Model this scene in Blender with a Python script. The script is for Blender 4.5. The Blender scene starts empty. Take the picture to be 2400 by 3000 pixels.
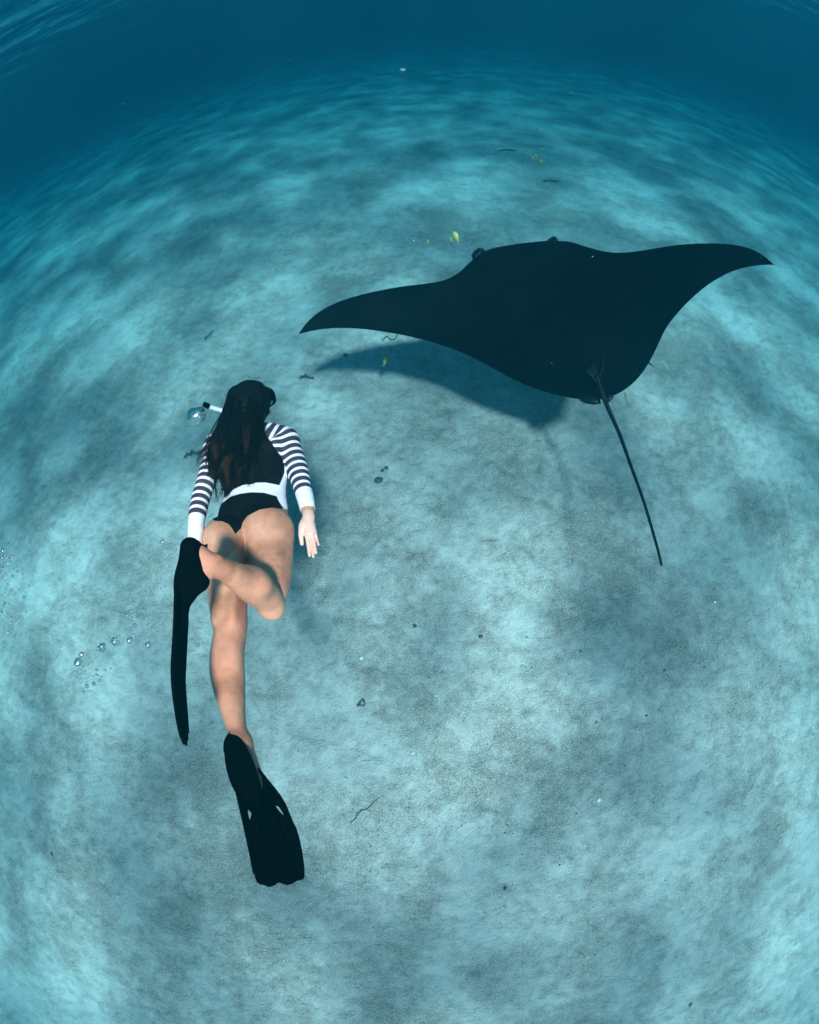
import bpy, bmesh, math, random
import numpy as np
from mathutils import Vector, Matrix, noise as mnoise

random.seed(7)
rng = np.random.default_rng(7)
scene = bpy.context.scene
COL = scene.collection

# ------------------------------------------------------------------ camera
cam_data = bpy.data.cameras.new('camera')
cam = bpy.data.objects.new('camera', cam_data)
COL.objects.link(cam)
RIGHT, UP, FWD = Vector((0.990268, -0.117377, -0.074778)), Vector((0.139173, 0.835184, 0.532071)), Vector((0, 0.5373, -0.843391))
m = Matrix.Identity(4)
for i in range(3):
    m[i][0], m[i][1], m[i][2] = RIGHT[i], UP[i], -FWD[i]
m.translation = Vector((0, 0, 3.5))
cam.matrix_world = m
cam_data.type = 'PANO'                      # the photograph was taken through a fisheye lens
cam_data.panorama_type = 'FISHEYE_EQUISOLID'
cam_data.sensor_fit = 'VERTICAL'
cam_data.sensor_height = 21.56
cam_data.sensor_width = 17.25
cam_data.fisheye_lens = 11.0
cam_data.fisheye_fov = math.radians(200)
cam_data.clip_start = 0.05
cam_data.clip_end = 2000
scene.camera = cam

# ------------------------------------------------------------------ light
SUN_DIR = Vector((-0.15, 0.64, -1.0)).normalized()      # the way the light travels
to_sun = -SUN_DIR
world = bpy.data.worlds.new('World')
scene.world = world
world.use_nodes = True
nt = world.node_tree
nt.nodes.clear()
sky = nt.nodes.new('ShaderNodeTexSky')
sky.sky_type = 'NISHITA'
sky.sun_disc = False
sky.sun_elevation = math.asin(to_sun.z)
sky.sun_rotation = math.atan2(to_sun.x, to_sun.y)
bg = nt.nodes.new('ShaderNodeBackground')
bg.inputs['Strength'].default_value = 0.06
wo = nt.nodes.new('ShaderNodeOutputWorld')
nt.links.new(sky.outputs[0], bg.inputs['Color'])
nt.links.new(bg.outputs[0], wo.inputs['Surface'])

sun_data = bpy.data.lights.new('sun', 'SUN')
sun_data.energy = 5.0
sun_data.angle = math.radians(5.2)     # rippled water spreads the beam
sun_data.color = (1.0, 0.535, 0.52)      # warm: the camera was balanced for the blue light at this depth
sun = bpy.data.objects.new('sun', sun_data)
COL.objects.link(sun)
sun.rotation_euler = SUN_DIR.to_track_quat('-Z', 'Y').to_euler()
sun.location = (0, -3, 6)

vs = scene.view_settings
vs.view_transform = 'Standard'
vs.look = 'None'
vs.gamma = 1.0
vs.use_curve_mapping = False
vs.exposure = 2.8
scene.render.engine = 'CYCLES'
cy = scene.cycles
cy.use_denoising = True
cy.volume_bounces = 3
cy.max_bounces = 10
cy.diffuse_bounces = 3
cy.transparent_max_bounces = 16
cy.sample_clamp_indirect = 6.0

# ------------------------------------------------------------------ helpers
def link(o, parent=None):
    COL.objects.link(o)
    if parent is not None:
        o.parent = parent
    return o

def mesh_obj(name, verts, faces, mat, parent=None, smooth=True):
    me = bpy.data.meshes.new(name)
    me.from_pydata([tuple(map(float, v)) for v in verts], [], [tuple(map(int, f)) for f in faces])
    me.validate()
    if smooth:
        me.polygons.foreach_set('use_smooth', [True] * len(me.polygons))
    if mat is not None:
        me.materials.append(mat)
    me.update()
    return link(bpy.data.objects.new(name, me), parent)

def empty(name, loc=(0, 0, 0), mat=None):
    o = bpy.data.objects.new(name, None)
    o.empty_display_size = 0.05
    COL.objects.link(o)
    o.location = loc
    if mat is not None:
        o.matrix_world = mat
    return o

def tag(o, label=None, cat=None, group=None, kind=None):
    if label: o['label'] = label
    if cat: o['category'] = cat
    if group: o['group'] = group
    if kind: o['kind'] = kind
    return o

class NT:
    """small wrapper for building node materials"""
    def __init__(self, name):
        self.mat = bpy.data.materials.new(name)
        self.mat.use_nodes = True
        self.t = self.mat.node_tree
        self.t.nodes.clear()
        self.out = self.t.nodes.new('ShaderNodeOutputMaterial')
    def n(self, typ, **kw):
        nd = self.t.nodes.new(typ)
        for k, v in kw.items():
            if k.startswith('i_'):
                nd.inputs[k[2:].replace('_', ' ')].default_value = v
            else:
                setattr(nd, k, v)
        return nd
    def l(self, a, b):
        self.t.links.new(a, b)
    def noise(self, vec, scale, detail=3.0, rough=0.55, dist=0.0):
        nd = self.n('ShaderNodeTexNoise')
        nd.inputs['Scale'].default_value = scale
        nd.inputs['Detail'].default_value = detail
        nd.inputs['Roughness'].default_value = rough
        nd.inputs['Distortion'].default_value = dist
        if vec is not None: self.l(vec, nd.inputs['Vector'])
        return nd.outputs['Fac']
    def ramp(self, fac, stops, interp='LINEAR'):
        nd = self.n('ShaderNodeValToRGB')
        cr = nd.color_ramp
        cr.interpolation = interp
        while len(cr.elements) < len(stops): cr.elements.new(0.5)
        for e, (p, c) in zip(cr.elements, stops):
            e.position = p
            e.color = (c, c, c, 1) if isinstance(c, (int, float)) else (*c, 1)
        self.l(fac, nd.inputs['Fac'])
        return nd.outputs['Color']
    def mix(self, fac, a, b, blend='MIX'):
        nd = self.n('ShaderNodeMix', data_type='RGBA', blend_type=blend)
        for s, v in ((nd.inputs[0], fac), (nd.inputs[6], a), (nd.inputs[7], b)):
            if isinstance(v, (int, float)): s.default_value = v
            elif isinstance(v, tuple): s.default_value = (*v, 1)
            else: self.l(v, s)
        return nd.outputs[2]
    def math(self, op, a, b=0.0, clamp=False):
        nd = self.n('ShaderNodeMath', operation=op, use_clamp=clamp)
        for s, v in ((nd.inputs[0], a), (nd.inputs[1], b)):
            if isinstance(v, (int, float)): s.default_value = v
            else: self.l(v, s)
        return nd.outputs[0]
    def attr(self, name):
        return self.n('ShaderNodeAttribute', attribute_name=name).outputs['Fac']
    def coord(self, which='Object'):
        return self.n('ShaderNodeTexCoord').outputs[which]
    def mapping(self, vec, scale=(1, 1, 1), rot=(0, 0, 0), loc=(0, 0, 0)):
        nd = self.n('ShaderNodeMapping')
        nd.inputs['Scale'].default_value = scale
        nd.inputs['Rotation'].default_value = rot
        nd.inputs['Location'].default_value = loc
        self.l(vec, nd.inputs['Vector'])
        return nd.outputs[0]
    def bump(self, h, strength=0.3, dist=0.01, normal=None):
        nd = self.n('ShaderNodeBump')
        nd.inputs['Strength'].default_value = strength
        nd.inputs['Distance'].default_value = dist
        self.l(h, nd.inputs['Height'])
        if normal is not None: self.l(normal, nd.inputs['Normal'])
        return nd.outputs[0]
    def principled(self, color, rough=0.6, spec=0.3, normal=None, **kw):
        nd = self.n('ShaderNodeBsdfPrincipled')
        if isinstance(color, tuple): nd.inputs['Base Color'].default_value = (*color, 1)
        else: self.l(color, nd.inputs['Base Color'])
        if isinstance(rough, (int, float)): nd.inputs['Roughness'].default_value = rough
        else: self.l(rough, nd.inputs['Roughness'])
        nd.inputs['Specular IOR Level'].default_value = spec
        for k, v in kw.items():
            nd.inputs[k.replace('_', ' ')].default_value = v
        if normal is not None: self.l(normal, nd.inputs['Normal'])
        self.l(nd.outputs[0], self.out.inputs['Surface'])
        return nd

# ------------------------------------------------------------------ sea floor
def lattice(n, seed):
    return np.random.default_rng(seed).random((n, n))

def vnoise(x, y, scale, seed):
    g = lattice(256, seed)
    u, v = x * scale, y * scale
    i, j = np.floor(u).astype(int), np.floor(v).astype(int)
    fu, fv = u - i, v - j
    fu, fv = fu * fu * (3 - 2 * fu), fv * fv * (3 - 2 * fv)
    i0, j0, i1, j1 = i % 256, j % 256, (i + 1) % 256, (j + 1) % 256
    return (g[i0, j0] * (1 - fu) + g[i1, j0] * fu) * (1 - fv) + (g[i0, j1] * (1 - fu) + g[i1, j1] * fu) * fv - 0.5

def floor_h(x, y):
    x, y = np.asarray(x, float), np.asarray(y, float)
    h = 0.05 * vnoise(x, y, 0.45, 1) + 0.035 * vnoise(x, y, 1.1, 2)
    d = np.clip(1.0 - np.hypot(x, y - 1.5) / 14.0, 0, 1)
    c, s = math.cos(0.5), math.sin(0.5)
    a, b = x * c + y * s, -x * s + y * c
    h = h + d * (0.030 * vnoise(a * 1.9, b, 4.5, 3) + 0.028 * vnoise(a * 1.6, b, 9.0, 4) + 0.014 * vnoise(x, y, 18.0, 5))
    return h

def axis(lo, hi, step, far, grow=1.14):
    a = list(np.arange(lo, hi, step))
    s = step
    while a[-1] < far:
        s *= grow; a.append(a[-1] + s)
    s = step; b = [lo]
    while b[-1] > -far:
        s *= grow; b.append(b[-1] - s)
    return np.array(b[:0:-1] + a)

xs = axis(-4.6, 4.8, 0.024, 300.0)
ys = axis(-3.0, 6.2, 0.024, 300.0)
gx, gy = np.meshgrid(xs, ys, indexing='ij')
gz = floor_h(gx, gy)
nx, ny = len(xs), len(ys)
idx = np.arange(nx * ny).reshape(nx, ny)
quads = np.stack([idx[:-1, :-1], idx[1:, :-1], idx[1:, 1:], idx[:-1, 1:]], -1).reshape(-1, 4)

def fast_mesh(name, co, quads, mat, parent=None):
    me = bpy.data.meshes.new(name)
    co = np.asarray(co, np.float32); quads = np.asarray(quads, np.int32)
    k = quads.shape[1]
    me.vertices.add(len(co)); me.vertices.foreach_set('co', co.ravel())
    me.loops.add(quads.size); me.loops.foreach_set('vertex_index', quads.ravel())
    me.polygons.add(len(quads))
    me.polygons.foreach_set('loop_start', np.arange(0, quads.size, k, dtype=np.int32))
    me.polygons.foreach_set('loop_total', np.full(len(quads), k, np.int32))
    me.polygons.foreach_set('use_smooth', np.ones(len(quads), bool))
    me.update(calc_edges=True)
    me.validate()
    if mat: me.materials.append(mat)
    return link(bpy.data.objects.new(name, me), parent)

S = NT('sand')
pc = S.coord('Object')
pl = S.mapping(pc, (1.0, 0.8, 1.0), (0, 0, 0.2))
patch = S.noise(pl, 0.95, 4, 0.6, 0.3)
patch2 = S.noise(pl, 3.2, 6, 0.68, 0.3)
mott = S.noise(pc, 11.0, 6, 0.72, 0.3)
grain = S.noise(pc, 120.0, 3, 0.8)
fine = S.noise(pc, 330.0, 2, 0.75)
speck = S.noise(pc, 55.0, 2, 0.5)
amt = S.math('ADD', S.math('ADD', S.math('MULTIPLY', patch, 0.42), S.math('MULTIPLY', patch2, 0.30)), S.math('MULTIPLY', mott, 0.28))
# pale silt drifts over coarse speckled sand
silt = S.ramp(amt, [(0.44, 0.0), (0.57, 1.0)])
gr = S.ramp(grain, [(0.30, (0.085, 0.060, 0.052)), (0.46, (0.26, 0.195, 0.170)), (0.58, (0.40, 0.31, 0.275)), (0.72, (0.78, 0.66, 0.60))])
fr = S.ramp(fine, [(0.30, 0.60), (0.5, 1.0), (0.70, 1.35)])
coarse = S.mix(0.9, gr, fr, 'MULTIPLY')
siltc = S.mix(0.55, (0.55, 0.45, 0.415), S.ramp(grain, [(0.30, 0.70), (0.5, 1.0), (0.72, 1.22)]), 'MULTIPLY')
col = S.mix(silt, coarse, siltc)
dark = S.ramp(speck, [(0.25, 0.9), (0.30, 0.0)])
col = S.mix(dark, col, (0.085, 0.075, 0.065))
pits = S.ramp(S.noise(S.mapping(pc, (15, 22, 15), (0, 0, -0.35)), 1.0, 4, 0.7, 0.6), [(0.27, 0.0), (0.42, 1.0)])
pitz = S.mix(S.math('MULTIPLY', S.math('SUBTRACT', 1.0, pits), 0.10), col, (0.12, 0.11, 0.10))
col = pitz
hsum = S.math('ADD', S.math('MULTIPLY', pits, 0.55), S.math('ADD', S.math('MULTIPLY', grain, 0.35), S.math('MULTIPLY', S.noise(pc, 15.0, 5, 0.65, 0.1), 2.0)))
nrm = S.bump(hsum, 0.6, 0.022)
S.principled(col, 0.9, 0.12, nrm)
seabed = fast_mesh('seabed', np.stack([gx, gy, gz], -1).reshape(-1, 3), quads, S.mat)
tag(seabed, 'pale rippled sand of the sea floor', kind='structure')

# ------------------------------------------------------------------ water surface overhead
WS = NT('water_surface')
wc = WS.coord('Object')
stretch = WS.mapping(wc, (1.0, 0.70, 1.0), (0, 0, 0.0))
warp = WS.n('ShaderNodeTexNoise'); warp.inputs['Scale'].default_value = 1.1; warp.inputs['Detail'].default_value = 2
WS.l(stretch, warp.inputs['Vector'])
vadd = WS.n('ShaderNodeMix', data_type='VECTOR'); vadd.inputs[0].default_value = 0.16
WS.l(stretch, vadd.inputs[4]); WS.l(warp.outputs['Color'], vadd.inputs[5])
big = WS.noise(vadd.outputs[1], 0.75, 2.5, 0.55, 0.2)
lens = WS.noise(vadd.outputs[1], 1.9, 2.0, 0.5, 0.4)  # finer noise for the dapples; the sheet itself refracts nothing
dapple_noise = WS.math('ADD', WS.math('MULTIPLY', big, 0.55), WS.math('MULTIPLY', lens, 0.45))
dapple_tint = WS.ramp(dapple_noise, [(0.38, (0.22, 0.22, 0.22)), (0.46, (0.38, 0.38, 0.38)), (0.54, (0.72, 0.72, 0.72)), (0.60, (1.0, 1.0, 1.0))])  # blotchy tint put into the sheet to throw dapples, in place of focused light
tb = WS.n('ShaderNodeBsdfTransparent'); WS.l(dapple_tint, tb.inputs['Color'])
gl = WS.n('ShaderNodeBsdfGlossy'); gl.inputs['Roughness'].default_value = 0.05
gl.inputs['Color'].default_value = (0.9, 0.95, 1.0, 1)
lw = WS.n('ShaderNodeLayerWeight'); lw.inputs['Blend'].default_value = 0.5
tir = WS.ramp(lw.outputs['Facing'], [(0.29, 0.03), (0.36, 1.0)])
mx = WS.n('ShaderNodeMixShader')
WS.l(tir, mx.inputs[0]); WS.l(tb.outputs[0], mx.inputs[1]); WS.l(gl.outputs[0], mx.inputs[2])
WS.l(mx.outputs[0], WS.out.inputs['Surface'])
wx = axis(-11.0, 5.0, 0.06, 320.0, 1.12)
wy = axis(-8.0, 8.0, 0.06, 320.0, 1.12)
ax_, ay_ = np.meshgrid(wx, wy, indexing='ij')
dd = np.clip(1.2 - np.hypot(ax_, ay_) / 60.0, 0, 1)
wz = 4.85 + dd * (0.07 * vnoise(ax_, ay_ * 1.7, 0.55, 11) + 0.045 * vnoise(ax_ * 1.8, ay_, 1.3, 12) + 0.03 * vnoise(ax_, ay_ * 2, 2.6, 13))
wi = np.arange(len(wx) * len(wy)).reshape(len(wx), len(wy))
wq = np.stack([wi[:-1, :-1], wi[1:, :-1], wi[1:, 1:], wi[:-1, 1:]], -1).reshape(-1, 4)
water = fast_mesh('water_surface', np.stack([ax_, ay_, wz], -1).reshape(-1, 3), wq, WS.mat)
tag(water, 'rippled underside of the sea surface', kind='structure')

# ------------------------------------------------------------------ the water itself
HZ = NT('sea_water')
pv = HZ.n('ShaderNodeVolumePrincipled')
pv.inputs['Color'].default_value = (0.002, 0.044, 0.060, 1)
pv.inputs['Absorption Color'].default_value = (0.225, 0.655, 0.725, 1)
pv.inputs['Density'].default_value = 0.48
pv.inputs['Anisotropy'].default_value = 0.62
HZ.l(pv.outputs[0], HZ.out.inputs['Volume'])
x0, x1, y0, y1, z0, z1 = -310, 310, -310, 310, -1.4, 4.70
hv = [(x0, y0, z0), (x1, y0, z0), (x1, y1, z0), (x0, y1, z0), (x0, y0, z1), (x1, y0, z1), (x1, y1, z1), (x0, y1, z1)]
hf = [(3, 2, 1, 0), (4, 5, 6, 7), (0, 1, 5, 4), (1, 2, 6, 5), (2, 3, 7, 6), (3, 0, 4, 7)]
haze = mesh_obj('haze', hv, hf, HZ.mat, smooth=False)
tag(haze, 'clear blue sea water fading to deep blue', kind='stuff')


# ------------------------------------------------------------------ tubes
def tube(pts, radii, sides=10, cap=True):
    """vertices and faces of a tube through pts"""
    pts = [Vector(p) for p in pts]
    n = len(pts)
    V, Fc = [], []
    ref = None
    for i, p in enumerate(pts):
        tdir = (pts[min(i + 1, n - 1)] - pts[max(i - 1, 0)]).normalized()
        if ref is None:
            ref = tdir.orthogonal().normalized()
        ref = (ref - tdir * ref.dot(tdir)).normalized()
        bi = tdir.cross(ref)
        r = radii[i] if hasattr(radii, '__len__') else radii
        ra, rb = r if isinstance(r, tuple) else (r, r)
        for k in range(sides):
            a = 2 * math.pi * k / sides
            V.append(p + ref * (math.cos(a) * ra) + bi * (math.sin(a) * rb))
    for i in range(n - 1):
        for k in range(sides):
            k2 = (k + 1) % sides
            Fc.append((i * sides + k, i * sides + k2, (i + 1) * sides + k2, (i + 1) * sides + k))
    if cap:
        Fc.append(tuple(range(sides - 1, -1, -1)))
        Fc.append(tuple((n - 1) * sides + k for k in range(sides)))
    return V, Fc

def catmull(pts, per=5):
    P = [np.asarray(p, float) for p in pts]
    P = [2 * P[0] - P[1]] + P + [2 * P[-1] - P[-2]]
    out = []
    for i in range(1, len(P) - 2):
        p0, p1, p2, p3 = P[i - 1:i + 3]
        for k in range(per):
            u = k / per
            out.append(0.5 * (2 * p1 + (p2 - p0) * u + (2 * p0 - 5 * p1 + 4 * p2 - p3) * u * u + (3 * p1 - p0 - 3 * p2 + p3) * u ** 3))
    out.append(P[-2])
    return np.array(out)

# ------------------------------------------------------------------ manta ray
LE = np.array([(-0.683, 3.41, 1.008), (-0.641, 3.444, 1.043), (-0.594, 3.475, 1.073), (-0.542, 3.502, 1.099), (-0.486, 3.525, 1.119), (-0.427, 3.544, 1.134), (-0.366, 3.56, 1.146), (-0.304, 3.573, 1.155), (-0.241, 3.584, 1.161), (-0.177, 3.593, 1.166), (-0.113, 3.6, 1.17), (-0.049, 3.606, 1.172), (0.015, 3.611, 1.174), (0.08, 3.615, 1.176), (0.145, 3.618, 1.177), (0.209, 3.62, 1.178), (0.274, 3.62, 1.178), (0.339, 3.619, 1.178), (0.404, 3.619, 1.18), (0.469, 3.618, 1.183), (0.53, 3.62, 1.19), (0.586, 3.627, 1.203), (0.637, 3.638, 1.223), (0.685, 3.654, 1.249), (0.73, 3.672, 1.28), (0.774, 3.69, 1.312), (0.82, 3.707, 1.343), (0.868, 3.719, 1.369), (0.92, 3.726, 1.389), (0.974, 3.728, 1.403), (1.029, 3.725, 1.413), (1.084, 3.72, 1.424), (1.138, 3.711, 1.436), (1.191, 3.699, 1.449), (1.243, 3.683, 1.464), (1.294, 3.663, 1.481), (1.343, 3.641, 1.498), (1.391, 3.615, 1.515), (1.439, 3.587, 1.531), (1.485, 3.558, 1.546), (1.53, 3.526, 1.557), (1.573, 3.492, 1.564), (1.614, 3.454, 1.567), (1.654, 3.416, 1.569), (1.694, 3.376, 1.574), (1.733, 3.335, 1.582), (1.775, 3.291, 1.596), (1.821, 3.246, 1.617), (1.869, 3.199, 1.647), (1.916, 3.153, 1.684), (1.961, 3.107, 1.725), (2.004, 3.061, 1.768), (2.045, 3.015, 1.812), (2.085, 2.967, 1.855), (2.124, 2.919, 1.898), (2.162, 2.87, 1.938), (2.198, 2.82, 1.977), (2.234, 2.769, 2.015), (2.268, 2.717, 2.051), (2.302, 2.665, 2.086), (2.333, 2.611, 2.118), (2.364, 2.557, 2.148), (2.392, 2.5, 2.173), (2.416, 2.442, 2.191), (2.437, 2.382, 2.201), (2.452, 2.321, 2.202), (2.464, 2.261, 2.199)])
TE = np.array([(-0.683, 3.41, 1.008), (-0.598, 3.412, 1.014), (-0.513, 3.411, 1.016), (-0.428, 3.404, 1.015), (-0.344, 3.393, 1.01), (-0.261, 3.378, 1.002), (-0.179, 3.359, 0.993), (-0.098, 3.337, 0.983), (-0.018, 3.312, 0.971), (0.061, 3.285, 0.96), (0.138, 3.255, 0.95), (0.215, 3.223, 0.939), (0.29, 3.188, 0.929), (0.364, 3.151, 0.918), (0.435, 3.111, 0.906), (0.505, 3.069, 0.894), (0.573, 3.024, 0.881), (0.638, 2.976, 0.867), (0.7, 2.927, 0.851), (0.76, 2.877, 0.837), (0.814, 2.83, 0.824), (0.863, 2.788, 0.814), (0.908, 2.748, 0.807), (0.952, 2.711, 0.803), (0.997, 2.675, 0.8), (1.042, 2.64, 0.8), (1.088, 2.606, 0.801), (1.134, 2.573, 0.804), (1.18, 2.541, 0.81), (1.227, 2.51, 0.817), (1.274, 2.479, 0.827), (1.321, 2.451, 0.838), (1.369, 2.424, 0.851), (1.418, 2.401, 0.867), (1.466, 2.383, 0.887), (1.515, 2.371, 0.911), (1.563, 2.364, 0.938), (1.609, 2.361, 0.97), (1.652, 2.364, 1.005), (1.692, 2.371, 1.043), (1.729, 2.381, 1.084), (1.763, 2.395, 1.127), (1.793, 2.411, 1.171), (1.821, 2.428, 1.216), (1.846, 2.447, 1.262), (1.869, 2.466, 1.309), (1.891, 2.484, 1.356), (1.912, 2.5, 1.404), (1.936, 2.513, 1.45), (1.962, 2.521, 1.497), (1.99, 2.526, 1.543), (2.019, 2.529, 1.59), (2.048, 2.53, 1.636), (2.078, 2.529, 1.682), (2.108, 2.526, 1.729), (2.138, 2.52, 1.775), (2.169, 2.511, 1.821), (2.199, 2.499, 1.866), (2.229, 2.484, 1.911), (2.259, 2.466, 1.954), (2.288, 2.444, 1.996), (2.318, 2.419, 2.036), (2.348, 2.392, 2.073), (2.378, 2.362, 2.108), (2.407, 2.33, 2.141), (2.436, 2.296, 2.171), (2.464, 2.261, 2.199)])
NS = len(LE) - 1
NC = 22
origin = Vector((1.4242, 3.021, 1.1322))
cen = np.array(origin)

MK = NT('manta_skin')
mc = MK.coord('Object')
under = MK.attr('under')
mott = MK.noise(mc, 2.2, 6, 0.68, 0.4)
black = MK.ramp(mott, [(0.42, (0.0006, 0.0006, 0.0007)), (0.56, (0.0016, 0.0016, 0.0017)), (0.70, (0.0035, 0.0035, 0.0035))])
fleck = MK.ramp(MK.noise(mc, 46.0, 1.5, 0.5), [(0.735, 0.0), (0.76, 1.0)])
black = MK.mix(MK.math('MULTIPLY', fleck, 0.25), black, (0.10, 0.10, 0.10))
scar = MK.ramp(MK.noise(mc, 6.5, 5, 0.7, 1.2), [(0.69, 0.0), (0.76, 1.0)])
black = MK.mix(MK.math('MULTIPLY', scar, 0.15), black, (0.07, 0.07, 0.07))
belly = MK.ramp(mott, [(0.45, (0.62, 0.62, 0.60)), (0.68, (0.22, 0.22, 0.22))])
uf = MK.ramp(under, [(0.45, 0.0), (0.55, 1.0)])
mcol = MK.mix(uf, black, belly)
mn = MK.bump(MK.noise(mc, 120.0, 3, 0.6), 0.25, 0.004)
MK.principled(mcol, 0.6, 0.02, mn)

s = np.linspace(0, 1, NS + 1)
def lerp_keys(x, kx, kv): return np.interp(x, kx, kv)
thick = lerp_keys(s, [0, 0.06, 0.2, 0.30, 0.42, 0.50, 0.58, 0.70, 0.8, 0.94, 1], [0.006, 0.022, 0.055, 0.10, 0.25, 0.31, 0.25, 0.10, 0.055, 0.022, 0.006])
for _ in range(3):
    thick[1:-1] = (thick[:-2] + 2 * thick[1:-1] + thick[2:]) / 4
V, UND = [], []
c = (1 - np.cos(np.linspace(0, math.pi, NC + 1))) / 2
prof = np.sqrt(np.clip(c, 0, 1)) * (1 - c) ** 0.8
prof /= prof.max()
for i in range(NS + 1):
    chord = TE[i] - LE[i]
    span = LE[min(i + 1, NS)] + TE[min(i + 1, NS)] - LE[max(i - 1, 0)] - TE[max(i - 1, 0)]
    nrm_ = np.cross(chord if np.linalg.norm(chord) > 1e-3 else TE[i + (1 if i == 0 else -1)] - LE[i + (1 if i == 0 else -1)], span)
    nrm_ /= np.linalg.norm(nrm_)
    if nrm_[2] < 0: nrm_ = -nrm_
    for top in (1, 0):
        rng_ = range(NC + 1) if top else range(NC - 1, 0, -1)
        for j in rng_:
            p = LE[i] + chord * c[j]
            hgt = thick[i] * prof[j]
            # the back carries a low ridge along the spine
            off = 0.58 * hgt if top else -0.42 * hgt
            V.append(p + nrm_ * off - cen)
            UND.append(0.0 if top else 1.0)
ring = 2 * NC
Fq = []
for i in range(NS):
    for j in range(ring):
        j2 = (j + 1) % ring
        Fq.append((i * ring + j, i * ring + j2, (i + 1) * ring + j2, (i + 1) * ring + j))
manta = mesh_obj('manta_ray', V, Fq, MK.mat)
at = manta.data.attributes.new('under', 'FLOAT', 'POINT')
at.data.foreach_set('value', np.array(UND[:len(manta.data.vertices)], np.float32))
manta.location = origin
bm = bmesh.new(); bm.from_mesh(manta.data)
bmesh.ops.remove_doubles(bm, verts=bm.verts, dist=0.0005)
bmesh.ops.recalc_face_normals(bm, faces=bm.faces)
bm.to_mesh(manta.data); bm.free()
sub = manta.modifiers.new('sub', 'SUBSURF'); sub.levels = 1; sub.render_levels = 1
tag(manta, 'huge black manta ray gliding low over the sand with wings spread', 'manta ray')

DK = NT('manta_fin_skin')
dc = DK.coord('Object')
DK.principled(DK.ramp(DK.noise(dc, 30, 3), [(0.4, (0.0015, 0.0015, 0.0017)), (0.65, (0.004, 0.004, 0.0045))]), 0.45, 0.16, DK.bump(DK.noise(dc, 150, 2), 0.2, 0.003))
PL = NT('manta_pale_skin')
PL.principled(PL.ramp(PL.noise(PL.coord(), 40, 2), [(0.45, (0.10, 0.10, 0.11)), (0.75, (0.22, 0.22, 0.24))]), 0.5, 0.3)

def mpart(name, V, Fc, mat):
    o = mesh_obj(name, [Vector(v) - origin for v in V], Fc, mat, manta)
    return o

# whip tail
tp = catmull([(1.423, 2.4532, 1.0693), (1.4283, 2.3459, 1.0231), (1.4467, 2.1991, 0.968), (1.4684, 2.0189, 0.9229), (1.461, 1.7541, 0.901), (1.4362, 1.5148, 0.9286), (1.3914, 1.2677, 0.9788), (1.3458, 1.084, 1.0374), (1.3139, 0.9794, 1.0765)], 5)
tr = np.interp(np.linspace(0, 1, len(tp)), [0, 0.08, 0.2, 0.5, 1.0], [0.022, 0.021, 0.0165, 0.0115, 0.0075])
mpart('tail', *tube(tp, list(tr), 12), DK.mat)

# small dorsal fin at the root of the tail: a thin leaning blade with rounded rim
def fin_plate(a, b, apex, th, n=10):
    """a-b is the base, apex the tip: a leaf with thickness fading to its rim"""
    a, b, apex = Vector(a), Vector(b), Vector(apex)
    nn = (b - a).cross(apex - a).normalized()
    V, Fc = [], []
    m_ = 7
    for side in (1, -1):
        for i in range(n + 1):
            for j in range(m_ + 1):
                u, v = i / n, j / m_
                base = a.lerp(b, u)
                rim = base.lerp(apex, math.sin(math.pi * min(1, 0.12 + 0.88 * u)) ** 0.6 if u < 1 else 0)
                p = base.lerp(rim, v)
                e = th * (1 - v ** 2) * (4 * u * (1 - u)) ** 0.5 + 0.0006
                V.append(p + nn * (side * e))
    row = m_ + 1
    N1 = (n + 1) * row
    for i in range(n):
        for j in range(m_):
            q = (i * row + j, (i + 1) * row + j, (i + 1) * row + j + 1, i * row + j + 1)
            Fc.append(q); Fc.append(tuple(N1 + k for k in reversed(q)))
    rim_idx = [i * row + m_ for i in range(n + 1)]
    for k in range(n):
        Fc.append((rim_idx[k], rim_idx[k + 1], N1 + rim_idx[k + 1], N1 + rim_idx[k]))
    return V, Fc
mpart('dorsal_fin', *fin_plate((1.4459, 2.5676, 1.1013), (1.4231, 2.3503, 1.0381), (1.3463, 2.4886, 1.0757), 0.008), DK.mat)
mpart('dorsal_ridge', *tube(catmull([(1.5134, 2.567, 1.1427), (1.4935, 2.5144, 1.1177), (1.4514, 2.4433, 1.076), (1.4265, 2.3754, 1.0504), (1.4259, 2.3229, 1.0275)], 4), [0.003] + [0.007] * 15 + [0.004], 8), DK.mat)

# pelvic fins: two rounded lobes with pale rims
def lobe(pts, tz, mat, name):
    pts = [Vector(p) for p in pts]
    cpt = sum(pts, Vector()) / len(pts)
    nn = (pts[1] - pts[0]).cross(pts[2] - pts[0]).normalized()
    V = [cpt + nn * tz, cpt - nn * tz]; Fc = []
    k = len(pts)
    for p in pts:
        V.append(p.lerp(cpt, 0.25) + nn * tz * 0.9)
    for p in pts:
        V.append(p + nn * 0.001)
    for p in pts:
        V.append(p - nn * 0.001)
    for i in range(k):
        j = (i + 1) % k
        Fc += [(0, 2 + i, 2 + j), (2 + i, 2 + k + i, 2 + k + j, 2 + j), (2 + k + i, 2 + 2 * k + i, 2 + 2 * k + j, 2 + k + j), (2 + 2 * k + i, 1, 2 + 2 * k + j)]
    return mpart(name, V, Fc, mat)
lobe([(1.2911, 2.4156, 0.9066), (1.298, 2.389, 0.8987), (1.3182, 2.3606, 0.8962), (1.3521, 2.3351, 0.9039), (1.3929, 2.312, 0.9181), (1.4317, 2.3037, 0.9319), (1.4319, 2.3549, 0.9518), (1.3708, 2.4046, 0.9374)], 0.012, DK.mat, 'pelvic_fin')
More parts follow.
